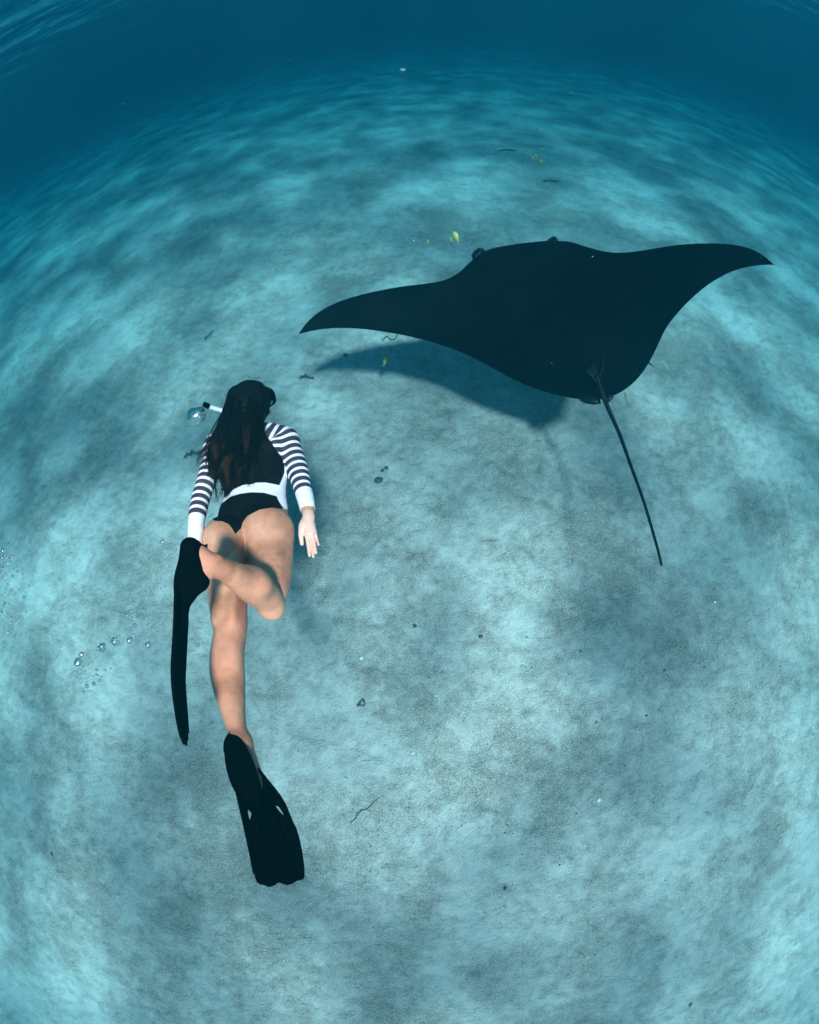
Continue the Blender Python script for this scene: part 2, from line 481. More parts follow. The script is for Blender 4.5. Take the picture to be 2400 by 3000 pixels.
lobe([(1.4518, 2.3286, 0.9523), (1.4609, 2.2984, 0.9437), (1.49, 2.293, 0.9557), (1.5108, 2.298, 0.9724), (1.5235, 2.3178, 0.9845), (1.5102, 2.342, 0.9853), (1.4782, 2.3511, 0.9748)], 0.010, DK.mat, 'pelvic_fin')

for rp3 in ([(1.3, 2.4078, 0.9037), (1.3009, 2.3856, 0.897), (1.318, 2.3594, 0.895), (1.3455, 2.336, 0.9013)], [(1.4898, 2.2919, 0.9545), (1.5106, 2.2968, 0.9713), (1.5211, 2.3137, 0.9793)]):
    mpart('fin_rim', *tube(catmull(rp3, 4), 0.005, 6), PL.mat)
# eyes stand out on the sides of the head, cephalic fins curl down in front of the mouth
def ball(cn, r, ax=None, seg=12, rg=8):
    cn = Vector(cn); V, Fc = [], []
    rr = r if isinstance(r, tuple) else (r, r, r)
    A = ax or (Vector((1, 0, 0)), Vector((0, 1, 0)), Vector((0, 0, 1)))
    for i in range(rg + 1):
        th = math.pi * i / rg
        for k in range(seg):
            ph = 2 * math.pi * k / seg
            V.append(cn + A[0] * (rr[0] * math.sin(th) * math.cos(ph)) + A[1] * (rr[1] * math.sin(th) * math.sin(ph)) + A[2] * (rr[2] * math.cos(th)))
    for i in range(rg):
        for k in range(seg):
            k2 = (k + 1) % seg
            Fc.append((i * seg + k, (i + 1) * seg + k, (i + 1) * seg + k2, i * seg + k2))
    return V, Fc
mpart('eye', *ball((0.8238, 3.6992, 1.3427), 0.034), DK.mat)
mpart('eye', *ball((1.5133, 3.5023, 1.5446), 0.030), DK.mat)
for pts in ([(0.8357, 3.7172, 1.341), (0.8374, 3.7968, 1.3297), (0.87, 3.8702, 1.3009), (0.911, 3.9046, 1.2639), (0.9392, 3.8807, 1.2158), (0.9603, 3.8267, 1.1709)],
            [(1.4504, 3.6314, 1.488), (1.4614, 3.7063, 1.4705), (1.4702, 3.7721, 1.4348), (1.4631, 3.8152, 1.3873), (1.4353, 3.7984, 1.3386), (1.4002, 3.7578, 1.2842)]):
    pp_ = catmull(pts, 4)
    rr_ = [(0.046 * w + 0.006, 0.016 * w + 0.004) for w in np.interp(np.linspace(0, 1, len(pp_)), [0, 0.25, 0.7, 1], [0.9, 1.0, 0.7, 0.2])]
    mpart('cephalic_fin', *tube(pp_, rr_, 12), DK.mat)


# ------------------------------------------------------------------ the swimmer
# The body is one implicit surface (smoothly blended limbs) polygonised on a grid, in a frame
# of its own: x to her right, y towards her head, z out of her back.
PM = Matrix.Identity(4)
for i in range(3):
    PM[i][0], PM[i][1], PM[i][2] = RIGHT[i], UP[i], -FWD[i]
PM.translation = Vector((-0.65688, 1.15297, 1.73522))

class Field:
    def __init__(self, lo, hi, h):
        self.h = h
        self.lo = np.array(lo, float)
        self.n = np.ceil((np.array(hi) - self.lo) / h).astype(int) + 1
        self.ax = [self.lo[i] + h * np.arange(self.n[i]) for i in range(3)]
    def new(self):
        return np.full(tuple(self.n), 0.25, np.float32)
    def sl(self, lo, hi):
        a = np.clip(np.floor((np.asarray(lo) - self.lo) / self.h).astype(int), 0, self.n)
        b = np.clip(np.ceil((np.asarray(hi) - self.lo) / self.h).astype(int) + 1, 0, self.n)
        s_ = tuple(slice(x, y) for x, y in zip(a, b))
        g = np.meshgrid(*[self.ax[i][s_[i]] for i in range(3)], indexing='ij')
        return s_, [q.astype(np.float32) for q in g]

def smin(a, b, k):
    hh = np.clip(0.5 + 0.5 * (b - a) / k, 0, 1)
    return b * (1 - hh) + a * hh - k * hh * (1 - hh)

def chain_curve(pts, rad, per=5):
    P = catmull(pts, per)
    Rr = catmull([np.append(np.asarray(r, float), 0) for r in rad], per)[:, :2]
    return P, Rr

def add_chain(F, arr, pts, rad, lat=(1, 0, 0), k=0.02, per=5):
    P, Rr = chain_curve(pts, rad, per)
    tmp = F.new()
    lat = np.asarray(lat, float)
    for a, b, ra, rb in zip(P[:-1], P[1:], Rr[:-1], Rr[1:]):
        pad = max(ra.max(), rb.max()) * 1.0 + 0.06
        s_, g = F.sl(np.minimum(a, b) - pad, np.maximum(a, b) + pad)
        ab = b - a; L = np.linalg.norm(ab); t_ = ab / L
        l_ = lat - t_ * lat.dot(t_); l_ /= np.linalg.norm(l_)
        q_ = np.cross(t_, l_)
        dx, dy, dz = g[0] - a[0], g[1] - a[1], g[2] - a[2]
        w = dx * t_[0] + dy * t_[1] + dz * t_[2]
        u = dx * l_[0] + dy * l_[1] + dz * l_[2]
        v = dx * q_[0] + dy * q_[1] + dz * q_[2]
        hh = np.clip(w / L, 0, 1)
        rl = ra[0] + (rb[0] - ra[0]) * hh
        rp = ra[1] + (rb[1] - ra[1]) * hh
        ex = w - hh * L
        rm = np.sqrt(rl * rp)
        kk = np.sqrt((u / rl) ** 2 + (v / rp) ** 2 + (ex / rm) ** 2)
        d = (kk - 1) * np.minimum(rl, rp) + (kk - 1).clip(0) * 0
        tmp[s_] = np.minimum(tmp[s_], d)
    arr[:] = smin(arr, tmp, k)

def add_ell(F, arr, cn, radii, axes=((1, 0, 0), (0, 1, 0), (0, 0, 1)), k=0.02, carve=False):
    cn = np.asarray(cn, float); R_ = max(radii) + 0.07
    s_, g = F.sl(cn - R_, cn + R_)
    d_ = [g[i] - cn[i] for i in range(3)]
    kk = 0; k1 = 0
    for a, r in zip(axes, radii):
        u = d_[0] * a[0] + d_[1] * a[1] + d_[2] * a[2]
        kk = kk + (u / r) ** 2; k1 = k1 + (u / r ** 2) ** 2
    kk = np.sqrt(kk); k1 = np.sqrt(k1) + 1e-6
    d = kk * (kk - 1) / k1
    if carve:
        arr[s_] = -smin(-arr[s_], d, k)
    else:
        arr[s_] = smin(arr[s_], d, k)

def surface_nets(A, lo, h):
    S_ = A < 0
    nx_, ny_, nz_ = A.shape
    cnt = np.zeros((nx_ - 1, ny_ - 1, nz_ - 1), np.int8)
    offs = [(i, j, k) for i in (0, 1) for j in (0, 1) for k in (0, 1)]
    for i, j, k in offs:
        cnt += S_[i:nx_ - 1 + i, j:ny_ - 1 + j, k:nz_ - 1 + k]
    act = (cnt > 0) & (cnt < 8)
    ids = np.full(act.shape, -1, np.int64)
    cells = np.argwhere(act)
    ids[act] = np.arange(len(cells))
    acc = np.zeros((len(cells), 3)); num = np.zeros(len(cells))
    for a in offs:
        for ax_i in range(3):
            if a[ax_i]: continue
            b = list(a); b[ax_i] = 1
            fa = A[cells[:, 0] + a[0], cells[:, 1] + a[1], cells[:, 2] + a[2]]
            fb = A[cells[:, 0] + b[0], cells[:, 1] + b[1], cells[:, 2] + b[2]]
            cr = (fa < 0) != (fb < 0)
            t_ = np.where(cr, fa / np.where(cr, fa - fb, 1), 0)
            pos = cells + np.array(a)
            pos = pos.astype(float)
            pos[:, ax_i] += t_
            acc[cr] += pos[cr]; num[cr] += 1
    V = lo + h * acc / num[:, None]
    Q = []
    for ax_i in range(3):
        o1, o2 = (ax_i + 1) % 3, (ax_i + 2) % 3
        sa = [slice(None)] * 3; sb = [slice(None)] * 3
        sa[ax_i] = slice(0, -1); sb[ax_i] = slice(1, None)
        for s2 in (sa, sb):
            s2[o1] = slice(1, -1); s2[o2] = slice(1, -1)
        x = S_[tuple(sa)]; y = S_[tuple(sb)]
        for flag, rev in (((x & ~y), False), ((~x & y), True)):
            e = np.argwhere(flag)
            if len(e) == 0: continue
            e[:, o1] += 1; e[:, o2] += 1
            q = []
            for d1, d2 in ((-1, -1), (0, -1), (0, 0), (-1, 0)):
                c_ = e.copy(); c_[:, o1] += d1; c_[:, o2] += d2
                q.append(ids[c_[:, 0], c_[:, 1], c_[:, 2]])
            q = np.stack(q, 1)
            Q.append(q[:, ::-1] if rev else q)
    return V, np.concatenate(Q)

def relax(V, Q, it=2, lam=0.5):
    e = np.concatenate([np.stack([Q[:, i], Q[:, (i + 1) % Q.shape[1]]], 1) for i in range(Q.shape[1])])
    e = np.unique(np.sort(e, 1), axis=0)
    for _ in range(it):
        for l_ in (lam, -lam * 1.02):
            s_ = np.zeros_like(V); c_ = np.zeros(len(V))
            np.add.at(s_, e[:, 0], V[e[:, 1]]); np.add.at(s_, e[:, 1], V[e[:, 0]])
            np.add.at(c_, e[:, 0], 1); np.add.at(c_, e[:, 1], 1)
            V = V + l_ * (s_ / c_[:, None] - V)
    return V

def normals(V, Q):
    T = np.concatenate([Q[:, [0, 1, 2]], Q[:, [0, 2, 3]]]) if Q.shape[1] == 4 else Q
    n_ = np.cross(V[T[:, 1]] - V[T[:, 0]], V[T[:, 2]] - V[T[:, 0]])
    out = np.zeros_like(V)
    for i in range(3): np.add.at(out, T[:, i], n_)
    return out / (np.linalg.norm(out, axis=1)[:, None] + 1e-12)

# ---- skeleton (metres, in her frame)
HEAD = np.array((-0.1237, 0.5684, -0.2667))
spine = [(0.0036, -0.0348, 0.0196), (-0.0047, 0.0436, -0.0091), (-0.0158, 0.1352, -0.0722), (-0.0385, 0.215, -0.1288), (-0.0606, 0.3002, -0.1727), (-0.0823, 0.3746, -0.2057), (-0.0971, 0.4324, -0.2316)]
spine_r = [(.150, .095), (.152, .098), (.136, .082), (.150, .090), (.155, .098), (.140, .085), (.075, .060)]
neck = [(-0.0999, 0.4315, -0.2406), (-0.1134, 0.4878, -0.2611), (-0.1241, 0.5458, -0.2713)]
neck_r = [(.058, .058), (.052, .054), (.055, .06)]
armR = [(0.0162, 0.4231, -0.223), (0.0766, 0.3992, -0.2231), (0.1251, 0.3345, -0.1859), (0.1707, 0.2372, -0.1249), (0.199, 0.1723, -0.0737), (0.2229, 0.1187, -0.0289), (0.2407, 0.0675, 0.0092)]
armR_r = [(.050, .045), (.054, .050), (.047, .047), (.043, .043), (.036, .036), (.033, .033), (.0275, .025)]
armL = [(-0.1763, 0.4013, -0.165), (-0.2189, 0.3695, -0.1285), (-0.222, 0.2994, -0.076), (-0.2171, 0.2063, -0.0063), (-0.2177, 0.123, 0.0599), (-0.2073, 0.0444, 0.1249), (-0.1922, -0.03, 0.1809), (-0.1808, -0.0653, 0.2133)]
armL_r = [(.050, .045), (.052, .048), (.045, .045), (.042, .042), (.038, .038), (.034, .034), (.0285, .026), (.027, .023)]
thighR = [(0.072, -0.0329, 0.0472), (0.1113, -0.1217, 0.1288), (0.1387, -0.2038, 0.2368), (0.1559, -0.2617, 0.314)]
thighR_r = [(.112, .10), (.090, .095), (.073, .076), (.049, .050)]
shankR = [(0.16, -0.2618, 0.3226), (0.1543, -0.2265, 0.3616), (0.1379, -0.1925, 0.4143), (0.1183, -0.1554, 0.4931), (0.1008, -0.1245, 0.5637), (0.085, -0.1041, 0.6066)]
shankR_r = [(.046, .048), (.054, .056), (.0605, .060), (.052, .054), (.041, .043), (.0315, .035)]
footR = [(0.0839, -0.1022, 0.6117), (0.0684, -0.095, 0.6448), (0.0527, -0.0903, 0.6677), (0.0342, -0.0983, 0.6916), (0.0227, -0.1409, 0.7125)]
footR_r = [(.034, .031), (.034, .037), (.034, .046), (.026, .038), (.020, .020)]
thighL = [(-0.0846, -0.0599, 0.1192), (-0.0578, -0.1572, 0.187), (-0.0228, -0.2536, 0.2772), (0.0105, -0.3269, 0.3544), (0.0286, -0.3686, 0.413)]
thighL_r = [(.092, .094), (.082, .087), (.0755, .075), (.066, .067), (.058, .058)]
shankL = [(0.0286, -0.3654, 0.4122), (0.0369, -0.4203, 0.4771), (0.0634, -0.4851, 0.553), (0.1008, -0.5426, 0.6394), (0.1336, -0.5866, 0.705), (0.1489, -0.6152, 0.7292)]
shankL_r = [(.057, .057), (.0605, .057), (.0575, .054), (.0425, .046), (.0315, .036), (.034, .036)]
footL = [(0.1475, -0.6171, 0.7253), (0.1656, -0.6409, 0.7579), (0.1936, -0.6763, 0.8113), (0.2275, -0.7125, 0.866)]
footL_r = [(.034, .036), (.036, .034), (.038, .028), (.034, .018)]

zw = np.array([RIGHT.z, UP.z, -FWD.z])                       # world up in her frame
yw = np.array([RIGHT.y, UP.y, -FWD.y]); xw = np.array([RIGHT.x, UP.x, -FWD.x])
aa = math.radians(30)
face = yw * math.cos(aa) + xw * math.sin(aa); face = face * 0.98 - zw * 0.17; face /= np.linalg.norm(face)
hr = np.cross(face, zw); hr /= np.linalg.norm(hr)
hu = np.cross(hr, face)

H = 0.0052
allp = np.array(spine + neck + armR + armL + thighR + shankR + footR + thighL + shankL + footL + [HEAD])
BF = Field(allp.min(0) - 0.16, allp.max(0) + 0.16, H)
g_torso, g_legR, g_legL, g_armR, g_armL, g_head = (BF.new() for _ in range(6))
add_chain(BF, g_torso, spine, spine_r, k=0.02)
for sx, px_ in ((1, (0.0199, 0.3519, -0.1665)), (-1, (-0.1525, 0.3295, -0.119))):     # shoulder blades
    add_ell(BF, g_torso, px_, (.055, .075, .035), k=0.05)
add_chain(BF, g_torso, neck, neck_r, k=0.04)
add_ell(BF, g_torso, (-0.0284, 0.3581, -0.3062), (.062, .06, .05), k=0.03)   # breasts, on the far side
add_ell(BF, g_torso, (-0.1701, 0.3455, -0.2631), (.062, .06, .05), k=0.03)
add_ell(BF, g_head, HEAD + hu * 0.012, (.076, .096, .092), (hr, face, hu), k=0.01)
add_ell(BF, g_head, HEAD + face * 0.045 - hu * 0.058, (.052, .055, .058), (hr, face, hu), k=0.035)
add_ell(BF, g_head, HEAD + face * 0.098 - hu * 0.028, (.013, .019, .022), (hr, face, hu), k=0.015)   # nose
add_ell(BF, g_head, HEAD + face * 0.092 - hu * 0.066, (.023, .010, .009), (hr, face, hu), k=0.008)   # lips
for sx in (1, -1):
    add_ell(BF, g_head, HEAD + hr * (.078 * sx) - hu * 0.015, (.010, .020, .030), (hr, face, hu), k=0.008)  # ears
    add_ell(BF, g_head, HEAD + face * 0.093 + hr * (.031 * sx) - hu * 0.004, (.019, .010, .011), (hr, face, hu), k=0.012, carve=True)
    add_ell(BF, g_head, HEAD + face * 0.086 + hr * (.031 * sx) - hu * 0.004, (.012, .011, .010), (hr, face, hu), k=0.004)  # eyes
add_chain(BF, g_armR, armR, armR_r, k=0.01)
add_ell(BF, g_armR, (0.0862, 0.3965, -0.2211), (.055, .052, .050), k=0.03)
add_chain(BF, g_armL, armL, armL_r, k=0.01)
add_ell(BF, g_armL, (-0.2235, 0.3646, -0.1224), (.053, .052, .050), k=0.03)
add_chain(BF, g_legR, thighR, thighR_r, k=0.01)
add_ell(BF, g_legR, (0.0674, 0.0003, 0.0587), (.110, .094, .096), k=0.045)
add_chain(BF, g_legR, shankR, shankR_r, lat=(0.3, 1, 0), k=0.018)
add_ell(BF, g_legR, (0.1676, -0.2769, 0.333), (.036, .034, .036), k=0.03)       # kneecap
add_chain(BF, g_legR, footR, footR_r, lat=(0, 0, 1), k=0.02)
add_ell(BF, g_legR, (0.0354, -0.0536, 0.6765), (.026, .026, .030), k=0.02)        # heel
add_ell(BF, g_legR, (0.0869, -0.0706, 0.642), (.010, .009, .010), k=0.02)       # ankle bone
add_chain(BF, g_legL, thighL[:-1] + [(0.0269, -0.3632, 0.4072)] + shankL[1:], thighL_r[:-1] + [(.060, .061)] + shankL_r[1:], k=0.01)
add_ell(BF, g_legL, (-0.0854, -0.0451, 0.1107), (.086, .090, .092), k=0.045)
tl = np.array([.16, -.62, .77]); tl /= np.linalg.norm(tl)                  # the line of the calf
nl = np.array([0, .78, .62]); nl /= np.linalg.norm(nl); ll = np.cross(nl, tl); nl = np.cross(tl, ll)
cmid = np.array((0.0497, -0.449, 0.5099))
for s_, dn in ((-1, 0.0), (1, -0.022)):
    add_ell(BF, g_legL, cmid + nl * .023 + ll * (.021 * s_) + tl * dn, (.029, .085, .036), (ll, tl, nl), k=0.022)
kmid = np.array((-0.0047, -0.2889, 0.3269))
for s_ in (-1, 1):                                                         # cords of the hamstrings
    add_ell(BF, g_legL, kmid + nl * .042 + ll * (.036 * s_), (.017, .095, .026), (ll, tl, nl), k=0.024)
add_chain(BF, g_legL, footL, footL_r, k=0.02)
add_ell(BF, g_legL, (0.1376, -0.6153, 0.7606), (.026, .034, .030), k=0.025)
add_ell(BF, g_legR, (0.1437, -0.1652, 0.4474), (.050, .030, .030), (np.array([.86, -.42, .30]), np.array([.45, .89, 0]), np.array([-.27, .13, .95])), k=0.055)
add_ell(BF, g_legL, (-0.0409, -0.1901, 0.2888), (.028, .12, .028), k=0.04)         # hamstrings
add_ell(BF, g_legL, (0.0118, -0.1908, 0.2697), (.026, .12, .026), k=0.04)
add_ell(BF, g_torso, (-0.0151, 0.2244, -0.0243), (.012, .16, .012), k=0.03, carve=True)  # groove of the spine
body = smin(g_torso, g_head, 0.02)
body = smin(body, g_armR, 0.028)
body = smin(body, g_armL, 0.028)
hips = smin(smin(g_torso, g_legR, 0.022), smin(g_torso, g_legL, 0.022), 0.004)
body = np.minimum(body, hips)
SV, SQ = surface_nets(body, BF.lo, H)
SV = relax(SV, SQ, 2, 0.5)

def sample(arr, V):
    i_ = np.clip(np.rint((V - BF.lo) / H).astype(int), 0, np.array(arr.shape) - 1)
    return arr[i_[:, 0], i_[:, 1], i_[:, 2]]
grp = np.stack([sample(a, SV) for a in (g_torso, g_head, g_armR, g_armL, g_legR, g_legL)], 1)
who = grp.argmin(1)

# ---- right hand, palm to the camera, and the left hand behind the fin
def hand(wrist, knuckles, tips, thumb, rad, pr, h=0.0024):
    pts = np.array([wrist] + knuckles + tips + thumb)
    HF = Field(pts.min(0) - 0.04, pts.max(0) + 0.04, h)
    a = HF.new()
    for kn, tp_, r in zip(knuckles, tips, rad):
        kn, tp_ = np.array(kn), np.array(tp_)
        mid = kn * 0.55 + tp_ * 0.45 + np.array([0, 0, -0.004])
        b_ = HF.new()
        add_chain(HF, b_, [kn, mid, tp_], [(r, r), (r * .95, r * .93), (r * .74, r * .72)], k=0.002)
        a = np.minimum(a, b_)
    p_ = HF.new()
    w = np.array(wrist)
    kc = np.mean(np.array(knuckles), 0)
    for kn in knuckles:
        add_chain(HF, p_, [w * 0.85 + np.array(kn) * 0.15, w * 0.35 + np.array(kn) * 0.65, np.array(kn)], [(.013, pr), (.0125, pr), (.0095, pr * .8)], k=0.012)
    add_chain(HF, p_, [w + (w - kc) * 0.75, w, w * .8 + kc * .2], [(.0235, .018), (.0235, .017), (.025, .016)], k=0.012)
    t0, t1, t2 = [np.array(t) for t in thumb]
    add_chain(HF, p_, [t0, t1, t2], [(.0165, .015), (.0115, .0115), (.0082, .008)], k=0.010)
    add_ell(HF, p_, t0 * .6 + t1 * .4 + np.array([0.002, 0, 0.004]), (.015, .022, .012), k=0.012)
    a = smin(a, p_, 0.006)
    return surface_nets(a, HF.lo, h)
hR = hand((0.2424, 0.0636, 0.0182),
          [(0.2421, -0.0158, 0.0575), (0.2543, -0.0194, 0.0599), (0.2655, -0.0176, 0.0577), (0.274, -0.0083, 0.051)],
          [(0.2599, -0.1047, 0.083), (0.2764, -0.1077, 0.0895), (0.2857, -0.0932, 0.0819), (0.2942, -0.0621, 0.0688)],
          [(0.2281, 0.0254, 0.0356), (0.2206, -0.016, 0.0572), (0.2254, -0.0593, 0.0631)],
          [.0082, .0084, .0080, .0068], .0135)
hL = hand((-0.1882, -0.0665, 0.1965),
          [(-0.1912, -0.0947, 0.2201), (-0.1787, -0.0981, 0.22), (-0.1682, -0.0964, 0.2152), (-0.1612, -0.0895, 0.2066)],
          [(-0.181, -0.1692, 0.2488), (-0.165, -0.1756, 0.2527), (-0.1548, -0.1708, 0.2425), (-0.1482, -0.1465, 0.2267)],
          [(-0.1722, -0.0669, 0.1845), (-0.1505, -0.1028, 0.1982), (-0.1466, -0.1389, 0.2101)],
          [.0068, .0080, .0084, .0082], .0135)

# ---- skin
SK = NT('skin')
kc = SK.coord('Object')
blot = SK.noise(kc, 7.0, 4, 0.6)
por = SK.noise(kc, 60.0, 3, 0.6)
scol = SK.ramp(blot, [(0.32, (0.36, 0.150, 0.085)), (0.50, (0.55, 0.250, 0.150)), (0.70, (0.70, 0.35, 0.23))])
scol = SK.mix(0.5, scol, SK.ramp(por, [(0.35, 0.88), (0.65, 1.08)]), 'MULTIPLY')
rosy = SK.ramp(SK.noise(kc, 3.2, 5, 0.65, 0.6), [(0.48, 0.0), (0.66, 1.0)])
scol = SK.mix(SK.math('MULTIPLY', rosy, 0.35), scol, (0.60, 0.235, 0.165))
palm = SK.attr('palm')
scol = SK.mix(SK.math('MULTIPLY', palm, 0.75), scol, (0.74, 0.46, 0.37))
sn = SK.bump(SK.noise(kc, 170.0, 2, 0.6), 0.18, 0.0015, SK.bump(SK.noise(kc, 13.0, 3, 0.55), 0.40, 0.008))
SK.principled(scol, 0.42, 0.45, sn, Subsurface_Weight=0.12, Subsurface_Scale=0.012)

nb = len(SV)
allV = np.concatenate([SV, hR[0], hL[0]])
allQ = np.concatenate([SQ, hR[1] + nb, hL[1] + nb + len(hR[0])])
person = fast_mesh('person', allV, allQ, SK.mat)
person.matrix_world = PM
at = person.data.attributes.new('palm', 'FLOAT', 'POINT')
at.data.foreach_set('value', np.concatenate([np.zeros(nb), np.ones(len(hR[0]) + len(hL[0]))]).astype(np.float32))
tag(person, 'long haired swimmer in black and striped suit kicking black fins, arms trailing back', 'person')

# ---- long sleeved swimsuit: cut from the body along smooth lines and lifted off it
def curve_par(V, pts):
    """distance along a limb and from it"""
    P = catmull(pts, 6)
    seg = P[1:] - P[:-1]; L = np.linalg.norm(seg, axis=1)
    cum = np.concatenate([[0], np.cumsum(L)])
    best = np.full(len(V), 9.0); par = np.zeros(len(V))
    for i in range(len(seg)):
        d_ = V - P[i]
        t_ = d_ @ seg[i] / L[i] ** 2
        lo_ = -9 if i == 0 else 0; hi_ = 9 if i == len(seg) - 1 else 1
        t_ = np.clip(t_, lo_, hi_)
        dist = np.linalg.norm(d_ - t_[:, None] * seg[i], axis=1)
        m_ = dist < best
        best[m_] = dist[m_]; par[m_] = cum[i] + t_[m_] * L[i]
    return cum[-1] - par, best
sR, _ = curve_par(SV, armR)
sL, _ = curve_par(SV, armL)
def poly(x, pts):
    P = np.array([p[:2] for p in pts])
    return np.interp(x, P[:, 0], P[:, 1])
panty = [(-0.1477, 0.038, 0.1996), (-0.1264, 0.0361, 0.1908), (-0.105, 0.0323, 0.1823), (-0.0729, 0.0304, 0.17), (-0.0459, 0.0193, 0.1604), (-0.0297, 0.0025, 0.1551), (-0.017, -0.0179, 0.1515), (-0.008, -0.0012, 0.1478), (-0.0009, 0.0285, 0.1445), (0.0172, 0.0507, 0.1383), (0.0626, 0.0749, 0.1241), (0.1083, 0.0843, 0.1111), (0.1579, 0.0768, 0.0982), (0.1855, 0.0712, 0.0916), (0.2188, 0.0637, 0.0841)]
bandlo = [(-0.1749, 0.091, 0.0714), (-0.1181, 0.1107, 0.0495), (-0.0895, 0.1305, 0.0395), (-0.0473, 0.1404, 0.0252), (0.0008, 0.1465, 0.0098), (0.055, 0.1447, -0.0064), (0.1036, 0.1309, -0.02), (0.1525, 0.1191, -0.0324)]
bandhi = [(-0.1749, 0.1106, 0.0717), (-0.1104, 0.1344, 0.0473), (-0.0894, 0.16, 0.0406), (-0.0472, 0.1779, 0.0268), (0.001, 0.188, 0.0117), (0.0493, 0.1892, -0.0027), (0.1038, 0.1785, -0.0181), (0.1526, 0.1667, -0.0307)]
side = [(0.1161, 0.3534, -0.11), (0.1119, 0.2937, -0.0968), (0.1064, 0.2334, -0.0628), (0.1011, 0.1834, -0.0362), (0.1036, 0.1309, -0.02), (0.1179, 0.1068, -0.0052), (0.1383, 0.0791, 0.0272)]
X_, Y_, Z_ = SV.T
is_arm = (who == 2) | (who == 3)
f_body = Y_ - poly(X_, panty)
neckline = np.array((-0.1044, 0.4729, -0.2422))
ndir = np.array((-0.1238, 0.5639, -0.2677)) - np.array((-0.0951, 0.4191, -0.2343)); ndir /= np.linalg.norm(ndir)
f_neck = (neckline - SV) @ ndir
suit_f = np.minimum(f_body, f_neck)
suit_f = np.where(who == 2, np.minimum(sR - 0.012, f_neck + 0.1), suit_f)
suit_f = np.where(who == 3, np.minimum(sL - 0.012, f_neck + 0.1), suit_f)
suit_f = np.where(who == 1, -0.02, suit_f)
spx = np.array(spine)
zc = np.interp(Y_, spx[:, 1], spx[:, 2]); xc = np.interp(Y_, spx[:, 1], spx[:, 0])
a_band = np.minimum(poly(X_, bandhi) - Y_, Y_ - poly(X_, bandlo))
sp_ = np.array([p[:2] for p in side])[::-1]
xs_ = np.interp(Y_, sp_[:, 1], sp_[:, 0])
ax0 = 2 * xc - xs_
a_side = np.maximum(X_ - xs_, ax0 - X_)
a_side = np.minimum(a_side, Z_ - (zc - 0.045))
r0, r1 = np.array((-0.0144, 0.4557, -0.1558))[:2], np.array((0.0925, 0.3043, -0.1576))[:2]
def seam(p0, p1, sign):
    d_ = (p1 - p0) / np.linalg.norm(p1 - p0)
    return sign * ((X_ - p0[0]) * d_[1] - (Y_ - p0[1]) * d_[0])
l0, l1 = np.array((-0.1273, 0.4436, -0.1215))[:2], np.array((-0.2055, 0.2621, -0.0664))[:2]
ragR = seam(r0, r1, -1.0); ragL = seam(l0, l1, 1.0)
ragR = np.where(who == 2, np.maximum(ragR, np.where(sR < 0.40, 0.02, -1)), ragR)
ragL = np.where(who == 3, np.maximum(ragL, np.where(sL < 0.40, 0.02, -1)), ragL)
ragR = np.where(Y_ < r1[1] - 0.02, np.where(who == 2, 0.02, -0.02), ragR)
ragL = np.where(Y_ < l1[1] - 0.02, np.where(who == 3, 0.02, -0.02), ragL)
a_slv = np.maximum(ragR, ragL)
a_s = np.where(X_ > xc, sR, sL - 0.035)

def iso_cut(V, Q, f, attrs):
    """triangles of V,Q where f > 0, cut cleanly along f = 0"""
    T = np.concatenate([Q[:, [0, 1, 2]], Q[:, [0, 2, 3]]])
    pos = f > 0
    cnt = pos[T].sum(1)
    full = T[cnt == 3]
    newV, newA, key = [], [], {}
    tris = []
    def cut(a, b):
        k_ = (min(a, b), max(a, b))
        if k_ not in key:
            t_ = f[a] / (f[a] - f[b])
            key[k_] = len(V) + len(newV)
            newV.append(V[a] + t_ * (V[b] - V[a])); newA.append([at_[a] + t_ * (at_[b] - at_[a]) for at_ in attrs])
        return key[k_]
    for t3 in T[(cnt == 1) | (cnt == 2)]:
        p_ = [pos[v] for v in t3]
        if sum(p_) == 1:
            i = p_.index(True); a, b, c_ = t3[i], t3[(i + 1) % 3], t3[(i + 2) % 3]
            tris.append((a, cut(a, b), cut(a, c_)))
        else:
            i = p_.index(False); a, b, c_ = t3[i], t3[(i + 1) % 3], t3[(i + 2) % 3]
            x, y = cut(a, b), cut(a, c_)
            tris.append((b, c_, x)); tris.append((c_, y, x))
    V2 = np.concatenate([V, np.array(newV)])
    A2 = [np.concatenate([at_, np.array([q[i] for q in newA])]) for i, at_ in enumerate(attrs)]
    T2 = np.concatenate([full, np.array(tris)])
    used, inv = np.unique(T2, return_inverse=True)
    return V2[used], inv.reshape(-1, 3), [a[used] for a in A2]

NV = normals(SV, SQ)
cv, ct, ca = iso_cut(SV, SQ, suit_f, [a_band, a_side, a_slv, a_s, NV[:, 0], NV[:, 1], NV[:, 2]])
cn_ = np.stack(ca[4:7], 1); cn_ /= np.linalg.norm(cn_, axis=1)[:, None]
SU = NT('swimsuit_fabric')
uc = SU.coord('Object')
def step(sock, w=0.0012):
    return SU.ramp(SU.math('ADD', SU.math('MULTIPLY', sock, 0.5 / w), 0.5, True), [(0.0, 0.0), (1.0, 1.0)])
f_band, f_side, f_slv, f_s = SU.attr('band'), SU.attr('side'), SU.attr('sleeve'), SU.attr('along')
ph = SU.math('MODULO', SU.math('SUBTRACT', f_s, 0.108), 0.0385)
darkst = SU.math('MULTIPLY', step(SU.math('SUBTRACT', 0.0235, ph)), step(SU.math('SUBTRACT', f_s, 0.108)))
weave = SU.noise(uc, 45.0, 4, 0.6)
blackc = SU.ramp(weave, [(0.35, (0.0022, 0.0018, 0.0022)), (0.65, (0.005, 0.004, 0.005))])
whitec = SU.ramp(SU.noise(uc, 12.0, 3, 0.55), [(0.35, (0.78, 0.71, 0.76)), (0.65, (0.88, 0.82, 0.86))])
